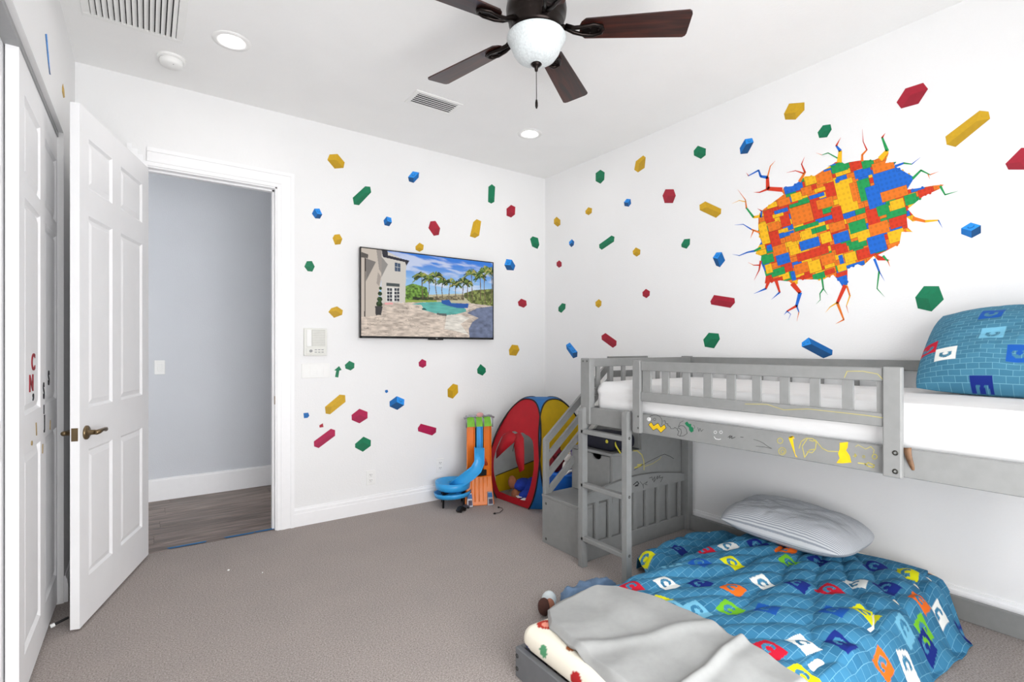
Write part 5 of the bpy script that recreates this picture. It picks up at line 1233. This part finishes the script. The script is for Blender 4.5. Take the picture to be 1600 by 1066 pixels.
for s0 in (0.055, 0.085, 0.12, 0.155, 0.19): MB().tube([TP(s0, 0.0 - 0.0, 0.03), TP(s0 + 0.005, 0.028, 0.12), TP(s0 + 0.01, 0.053, 0.215)], 0.004, 6).build('ramp_ridge', TO, tw, smooth=True)
for s0 in (0.012, 0.185):
    q = MB().hexa([TP(s0, -0.03, 0.0), TP(s0 + 0.05, -0.03, 0.0), TP(s0, -0.012, 0.0), TP(s0 + 0.05, -0.012, 0.0), TP(s0 + 0.006, 0.0, 0.105), TP(s0 + 0.045, 0.0, 0.105), TP(s0 + 0.006, 0.012, 0.105), TP(s0 + 0.045, 0.012, 0.105)]).build('number_sign', TS, tw, bevel=0.002)
    MB().hexa([TP(s0 + 0.007, -0.026, 0.068), TP(s0 + 0.044, -0.026, 0.068), TP(s0 + 0.007, -0.012, 0.068), TP(s0 + 0.044, -0.012, 0.068), TP(s0 + 0.009, -0.012, 0.098), TP(s0 + 0.042, -0.012, 0.098), TP(s0 + 0.009, -0.003, 0.098), TP(s0 + 0.042, -0.003, 0.098)]).build('sign_blue', mat('sign_blue', rgb(40, 100, 160), 0.5), q)
    MB().hexa([TP(s0 + 0.012, -0.033, 0.014), TP(s0 + 0.042, -0.033, 0.014), TP(s0 + 0.012, -0.018, 0.014), TP(s0 + 0.042, -0.018, 0.014), TP(s0 + 0.012, -0.024, 0.05), TP(s0 + 0.042, -0.024, 0.05), TP(s0 + 0.012, -0.01, 0.05), TP(s0 + 0.042, -0.01, 0.05)]).build('sign_car', mat('sign_car', rgb(60, 48, 72), 0.5, var=0.5, scale=80), q)
# crossover piece with black panel
MB().tube([TP(0.115, 0.03, 0.33), TP(0.125, 0.015, 0.375), TP(0.145, 0.012, 0.39), TP(0.168, 0.015, 0.375), TP(0.19, 0.03, 0.325)], 0.013, 8).build('red_arch', mat('toy_red', rgb(214, 84, 50), 0.4), tw, smooth=True)
tbox('checker_panel', 0.11, 0.19, 0.028, 0.045, 0.235, 0.285, M_BLACK)
# spiral
sc = Vector((2.075, 3.745, 0)); 
MB().lathe([(0.036, 0.175), (0.044, 0.188), (0.028, 0.165), (0.05, 0.150), (0.10, 0.158), (0.140, 0.20), (0.147, 0.20), (0.142, 0.145), (0.11, 0.125), (0.0, 0.125)], sc, 40, cap=False).build('spiral_dish', TB, tw, smooth=True)
lowr = MB(); P = []
for i in range(22):
    a = math.radians(-40 - i * 14); rr_ = 0.13; z = 0.095 - 0.04 * i / 21
    c_ = lambda r, dz: sc + Vector((r * math.cos(a), r * math.sin(a), z + dz))
    P.append([c_(0.155, 0.035), c_(0.148, 0.0), c_(0.075, 0.0), c_(0.07, 0.02)])
lowr.grid(P); lowr.build('lower_spiral', TB, tw, smooth=True, solid=0.004)
up_e = [(743, 700), (743, 722), (738, 731), (729, 738), (716, 748), (704, 756)]; lo_e = [(756, 700), (756, 724), (751, 737), (741, 747), (727, 757), (708, 767)]
P = []
for i, (e_, f_) in enumerate(zip(up_e, lo_e)):
    dd = 4.185 - 0.035 * math.sin(i / 5 * math.pi) ; at_ = lambda q, k_: ray(*q) * (dd - k_) + Vector((0, 0, H))
    P.append([at_((e_[0] - 1.5, e_[1] - 1.5), 0.014), at_(e_, 0.0), at_(f_, 0.012), at_((f_[0] + 0.5, f_[1] + 1.0), 0.03)])
MB().grid(P).build('linking_ramp', TB, tw, smooth=True, solid=0.005)
leg = MB()
for a in (20, 110, 200, 290):
    p = sc + Vector((0.12 * math.cos(math.radians(a)), 0.12 * math.sin(math.radians(a)), 0)); leg.bar(p, p * 0.97 + sc * 0.03 + Vector((0, 0, 0.165)), 0.014, 0.014, (1, 0, 0))
leg.bar(sc + Vector((-0.11, -0.04, 0.12)), sc + Vector((0.1, 0.04, 0.12)), 0.02, 0.03)
leg.build('support_stand', M_BLACK, tw)
def toycar(c_, ang, label, m, L=0.075):
    t_ = thing('toy_car', c_, label, 'toy car'); R_ = Matrix.Rotation(ang, 3, 'Z'); c_ = Vector(c_)
    pr = [(-0.5, 0.1), (0.5, 0.1), (0.52, 0.22), (0.3, 0.3), (0.12, 0.45), (-0.25, 0.45), (-0.42, 0.3), (-0.52, 0.26)]
    MB().prism([c_ + R_ @ Vector((x * L, -0.2 * L, z * L)) for x, z in pr], R_ @ Vector((0, 0.4 * L, 0))).build('body', m, t_, bevel=0.003)
    for x in (-0.3, 0.3):
        for y_ in (-0.2, 0.2): MB().lathe([(0, -0.04 * L), (0.13 * L, -0.04 * L), (0.13 * L, 0.04 * L), (0, 0.04 * L)], c_ + R_ @ Vector((x * L, y_ * L, 0.13 * L)), 12, mtx=R_ @ Matrix.Rotation(math.pi / 2, 3, 'X'), cap=False).build('wheel', M_BLACK, t_)
toycar((2.04, 3.545, 0), 0.4, 'dark toy car on the carpet in front of the spiral track', M_BLACK, 0.09)
toycar((2.115, 3.60, 0), -0.6, 'small black toy car between the spiral track and the tower', mat('car_grey', rgb(70, 70, 78), 0.3), 0.06)
cb = MB().tube([(2.225, 3.335, 0.006), (2.27, 3.335, 0.005), (2.33, 3.38, 0.005), (2.345, 3.42, 0.005), (2.335, 3.44, 0.006)], 0.0022, 6)
cb.blob((2.22, 3.335, 0.007), 0.012, 0.007, 0.007); cb.blob((2.332, 3.445, 0.007), 0.008, 0.01, 0.007)
tag(cb.build('charging_cable', M_BLACK, smooth=True), 'thin dark cable with plugs on the carpet before the play tent', 'cable')
ds = thing('door_stop', (-0.345, 3.165, 0), 'black rod door stop with white tip behind the open door', 'door stop')
MB().tube([(-0.3, 3.18, 0.03), (-0.35, 3.165, 0.018)], 0.006, 10).build('rod', M_BLACK, ds)
MB().tube([(-0.348, 3.166, 0.018), (-0.363, 3.161, 0.014)], 0.009, 10).build('tip', M_PLASTIC, ds)
for (x, y_, s_, lb) in ((357, 891, 0.007, 'small white crumb on the open carpet near the doorway'), (410, 895, 0.004, 'tiny white fleck on the carpet')):
    q = onZ(x, y_, 0.003); tag(MB().blob(q, s_, s_ * 0.8, 0.004, 8, 6).build('crumb', M_PLASTIC, smooth=True), lb, 'crumb')

# ---- pop-up play tent
tent = thing('play_tent', (2.82, 3.49, 0), 'red yellow and blue pop up play tent in the room corner', 'play tent')
def fabric(name, c, tr_=0.45):
    m = mat(name, c, 0.6, var=0.07, scale=12); nt = m.node_tree; b = nt.nodes['Principled BSDF']
    t_ = nt.nodes.new('ShaderNodeBsdfTranslucent'); mx = nt.nodes.new('ShaderNodeMixShader'); mx.inputs[0].default_value = tr_
    nt.links.new(b.inputs['Base Color'].links[0].from_socket, t_.inputs['Color'])
    nt.links.new(b.outputs[0], mx.inputs[1]); nt.links.new(t_.outputs[0], mx.inputs[2]); nt.links.new(mx.outputs[0], nt.nodes['Material Output'].inputs[0])
    return m
RED = fabric('tent_red', rgb(190, 22, 38), 0.25); YEL = fabric('tent_yellow', rgb(226, 188, 20)); BLU = fabric('tent_blue', rgb(44, 124, 196), 0.3); MESH = fabric('tent_grey_lining', rgb(196, 202, 204), 0.6); PIP = mat('tent_piping', rgb(18, 16, 20), 0.6)
C4 = [Vector((2.515, 3.14, 0)), Vector((2.455, 3.80, 0)), Vector((3.12, 3.86, 0)), Vector((3.185, 3.20, 0))]
TH = 0.86; CT = sum(C4, Vector()) / 4
PH = math.radians(146)
def sidept(k, x, z):          # x in [-1, 1] across the side, z height; the cloth leans in towards the top
    a, b_ = C4[k], C4[(k + 1) % 4]; mid = (a + b_) / 2; inw = (CT - mid).normalized()
    f = max(0.0, z) / TH
    return mid + (b_ - a) / 2 * x + inw * (0.19 * f ** 1.7 - 0.03 * math.sin(math.pi * min(1, f))) + Vector((0, 0, z + 0.007))
def arch(k, f):               # hoop of side k, f 0..1 from one base end to the other
    ph = -PH + 2 * PH * f
    sx = math.copysign(abs(math.sin(ph)) ** 0.8, math.sin(ph)); c0_ = math.cos(PH)
    z = TH * (math.cos(ph) - c0_) / (1 - c0_)
    return sidept(k, sx * (0.98 - 0.22 * (z / TH) ** 2), z), sx * (0.98 - 0.22 * (z / TH) ** 2), z
NA = 48
def outline(k):
    o_ = [arch(k, i / NA)[1:] for i in range(NA + 1)]
    (x0, z0), (x1, z1) = o_[-1], o_[0]
    return o_ + [(x0 + (x1 - x0) * j / 8, 0.0) for j in range(1, 8)]
def panel_surf(k, hole=None, cz=0.34, clip=None):
    o_ = outline(k); n_ = len(o_); P = []
    for (x, z) in o_ + o_[:1]:
        ang_ = math.atan2(x * 0.4, (z - cz))
        h0 = hole(ang_) if hole else 0.0
        P.append([sidept(k, x * (h0 + (1 - h0) * j / 8), cz + (z - cz) * (h0 + (1 - h0) * j / 8)) for j in range(9)])
    return MB().grid(P)
def hole(a_):
    d = abs(math.degrees(a_))
    return float(np.interp(d, [0, 25, 50, 90, 130, 180], [0.45, 0.54, 0.74, 0.81, 0.80, 0.84]))
panel_surf(0, hole).build('red_panel', RED, tent, smooth=True)
lean = lambda x, z, o_=0.014: sidept(0, x, z) + (C4[0] - CT + C4[1] - CT).normalized() * o_
for pts in ([(-0.05, 0.56), (0.05, 0.50), (0.30, 0.43), (0.62, 0.34), (0.66, 0.40), (0.52, 0.54), (0.3, 0.59)], [(0.08, 0.57), (0.0, 0.47), (-0.16, 0.36), (-0.33, 0.28), (-0.48, 0.31), (-0.40, 0.44), (-0.28, 0.55), (-0.1, 0.59)]):
    q = [lean(x, z) for x, z in pts]; c_ = sum(q, Vector()) / len(q) + (C4[0] - CT + C4[1] - CT).normalized() * 0.022
    MB().add(q + [c_], [(i, (i + 1) % len(q), len(q)) for i in range(len(q))]).build('door_flap', RED, tent, smooth=True, solid=0.004)
for zx in (0.02, -0.06): MB().tube([lean(zx, 0.5), lean(zx + 0.005, 0.43)], 0.0025, 6).build('tie_cord', PIP, tent)
panel_surf(3).build('yellow_panel', YEL, tent, smooth=True)
panel_surf(1).build('grey_panel', MESH, tent, smooth=True)
panel_surf(2).build('grey_back_panel', MESH, tent, smooth=True)
P = [[sidept(1, x, z * (0.19 + 0.05 * x)) - (C4[1] + C4[2] - 2 * CT).normalized() * 0.012 for z in (0.03, 0.4, 0.7, 1.0)] for x in np.linspace(-0.74, 0.74, 16)]
sk = MB().grid(P).build('yellow_skirt', YEL, tent, smooth=True)
MB().tube([r[-1] for r in P], 0.004, 6).build('skirt_seam', PIP, sk, smooth=True)
for k in range(4):
    MB().tube([arch(k, i / 60)[0] for i in range(61)], 0.0065, 6).build('piping', PIP, tent, smooth=True)
    k2 = (k + 1) % 4
    P = [[arch(k, 1 - 0.5 * j / 24)[0].lerp(arch(k2, 0.5 * j / 24)[0], i / 5) for i in range(6)] for j in range(25)]
    MB().grid(P).build('blue_corner', BLU, tent, smooth=True)
ap4 = [arch(k, 0.5)[0] for k in range(4)]
MB().add(ap4 + [CT + Vector((0, 0, TH + 0.004))], [(0, 1, 4), (1, 2, 4), (2, 3, 4), (3, 0, 4)]).build('blue_top', BLU, tent)
# stuffed toy lying in the tent door
pt = thing('stuffed_toy', (2.62, 3.45, 0), 'blue stuffed toy with brown feet lying in the tent doorway', 'stuffed toy')
PB = mat('plush_blue', rgb(24, 52, 150), 0.9, var=0.15, scale=50); PN = mat('plush_brown', rgb(140, 86, 58), 0.9, var=0.15)
w = MB(); w.blob((2.70, 3.43, 0.11), 0.13, 0.10, 0.095, 20, 14); w.blob((2.60, 3.47, 0.145), 0.09, 0.06, 0.055, 16, 12); w.blob((2.60, 3.40, 0.07), 0.09, 0.06, 0.055, 16, 12); w.build('body', PB, pt, smooth=True)
for (y_, z) in ((3.52, 0.165), (3.475, 0.062)):
    MB().blob((2.525, y_, z), 0.032, 0.05, 0.056, 16, 12).build('foot', PN, pt, smooth=True)
MB().blob((2.80, 3.37, 0.14), 0.05, 0.04, 0.06).build('hand', mat('plush_cream', rgb(214, 196, 176), 0.9), pt, smooth=True)
for (x, y_, a, lb) in ((2.50, 3.32, 0.4, 'white paper scrap on the tent sill'), (2.505, 3.40, 1.2, 'flat white card lying in the tent doorway')):
    R_ = Matrix.Rotation(a, 3, 'Z'); o = MB().obox((x, y_, 0.075), R_ @ Vector((0.03, 0, 0)), R_ @ Vector((0, 0.02, 0)), Vector((0, 0, 0.0008))).build('paper_scrap', M_PLASTIC); tag(o, lb, 'paper')

# ---- toys behind and on the stairs
tub = thing('toy_tub', (2.59, 2.90, 0), 'bright blue plastic tub of toys behind the stairs', 'toy tub')
MB().lathe([(0.0, 0.0), (0.13, 0.0), (0.155, 0.36), (0.175, 0.37), (0.178, 0.385), (0.165, 0.39), (0.15, 0.375), (0.125, 0.02), (0, 0.02)], (2.59, 2.90, 0), 32, cap=False).build('tub', mat('tub_blue', rgb(20, 100, 196), 0.35), tub, smooth=True)
MB().tube([(2.46, 2.785, 0.385), (2.49, 2.765, 0.41), (2.55, 2.74, 0.42), (2.59, 2.725, 0.39)], 0.008, 8).build('handle', M_PLASTIC, tub, smooth=True)
def plush(loc, s_, m, m2, label, ears=True):
    t_ = thing('plush_animal', loc, label, 'stuffed toy'); c_ = Vector(loc)
    MB().blob(c_ + Vector((0, 0, 0.9 * s_)), s_ * 0.8, s_ * 0.7, s_ * 0.9).build('body', m, t_, smooth=True)
    h = MB().blob(c_ + Vector((-0.1 * s_, -0.2 * s_, 2.1 * s_)), s_ * 0.62, s_ * 0.6, s_ * 0.58); 
    if ears:
        for e in (-1, 1): h.blob(c_ + Vector((-0.1 * s_ + 0.45 * s_ * e, -0.1 * s_, 2.65 * s_)), s_ * 0.2, s_ * 0.14, s_ * 0.28, 8, 6)
    h.build('head', m, t_, smooth=True)
    MB().blob(c_ + Vector((-0.15 * s_, -0.72 * s_, 2.0 * s_)), s_ * 0.28, s_ * 0.22, s_ * 0.22, 10, 8).build('muzzle', m2, t_, smooth=True)
    for e in (-1, 1): MB().blob(c_ + Vector((0.8 * s_ * e, -0.35 * s_, 1.2 * s_)), s_ * 0.25, s_ * 0.25, s_ * 0.55, 10, 8).build('arm', m, t_, smooth=True)
W_ = mat('plush_white', rgb(220, 216, 212), 0.9); MR = mat('plush_maroon', rgb(112, 22, 36), 0.9, var=0.2); DK = mat('plush_dark', rgb(34, 28, 30), 0.9); PU = mat('plush_purple', rgb(120, 100, 170), 0.9); OR_ = mat('plush_tan', rgb(206, 140, 60), 0.9)
plush((2.535, 2.965, 0.36), 0.07, MR, DK, 'maroon plush bear sitting in the blue toy tub')
plush((2.535, 2.83, 0.375), 0.055, W_, MR, 'white plush animal with red muzzle in the blue toy tub')
plush((2.672, 2.91, 0.365), 0.062, PU, W_, 'purple plush animal in the blue toy tub')
plush((2.92, 2.90, 0.0), 0.13, DK, W_, 'large dark plush animal on the floor between the tub and the wall')
plush((3.13, 2.82, 0.0), 0.08, OR_, W_, 'small tan plush animal against the wall behind the stairs')
bag = thing('backpack', (2.57, 2.45, zs_[1]), 'navy backpack with yellow trim lying on the second stair', 'backpack')
V, Fc = rbox(2.452, 2.705, 2.32, 2.64, zs_[1] + 0.001, zs_[1] + 0.11, 0.045, 0.012); V[:, 2] += np.where(V[:, 2] > zs_[1] + 0.06, 0.03 * (fbm(V[:, 0] * 12, V[:, 1] * 9, 3) - 0.5), 0)
np_mesh('bag_body', V, Fc, mat('navy_nylon', rgb(16, 18, 34), 0.7, var=0.2), bag)
MB().tube([(2.5, 2.33, zs_[1] + 0.075), (2.48, 2.305, zs_[1] + 0.05), (2.50, 2.283 + 0.0, zs_[1] + 0.0)], 0.006, 8).build('strap', mat('yellow_trim', rgb(196, 186, 60), 0.7), bag, smooth=True)
MB().blob((2.455, 2.36, zs_[1] + 0.07), 0.006, 0.012, 0.012).build('yellow_patch', MATS['yellow_trim'], bag, smooth=True)
plush((2.86, 2.53, zs_[2] + 0.0005), 0.032, W_, DK, 'tiny white plush toy on the top stair')
plush((2.84, 2.41, zs_[2] + 0.0005), 0.030, DK, W_, 'tiny dark plush toy on the top stair')
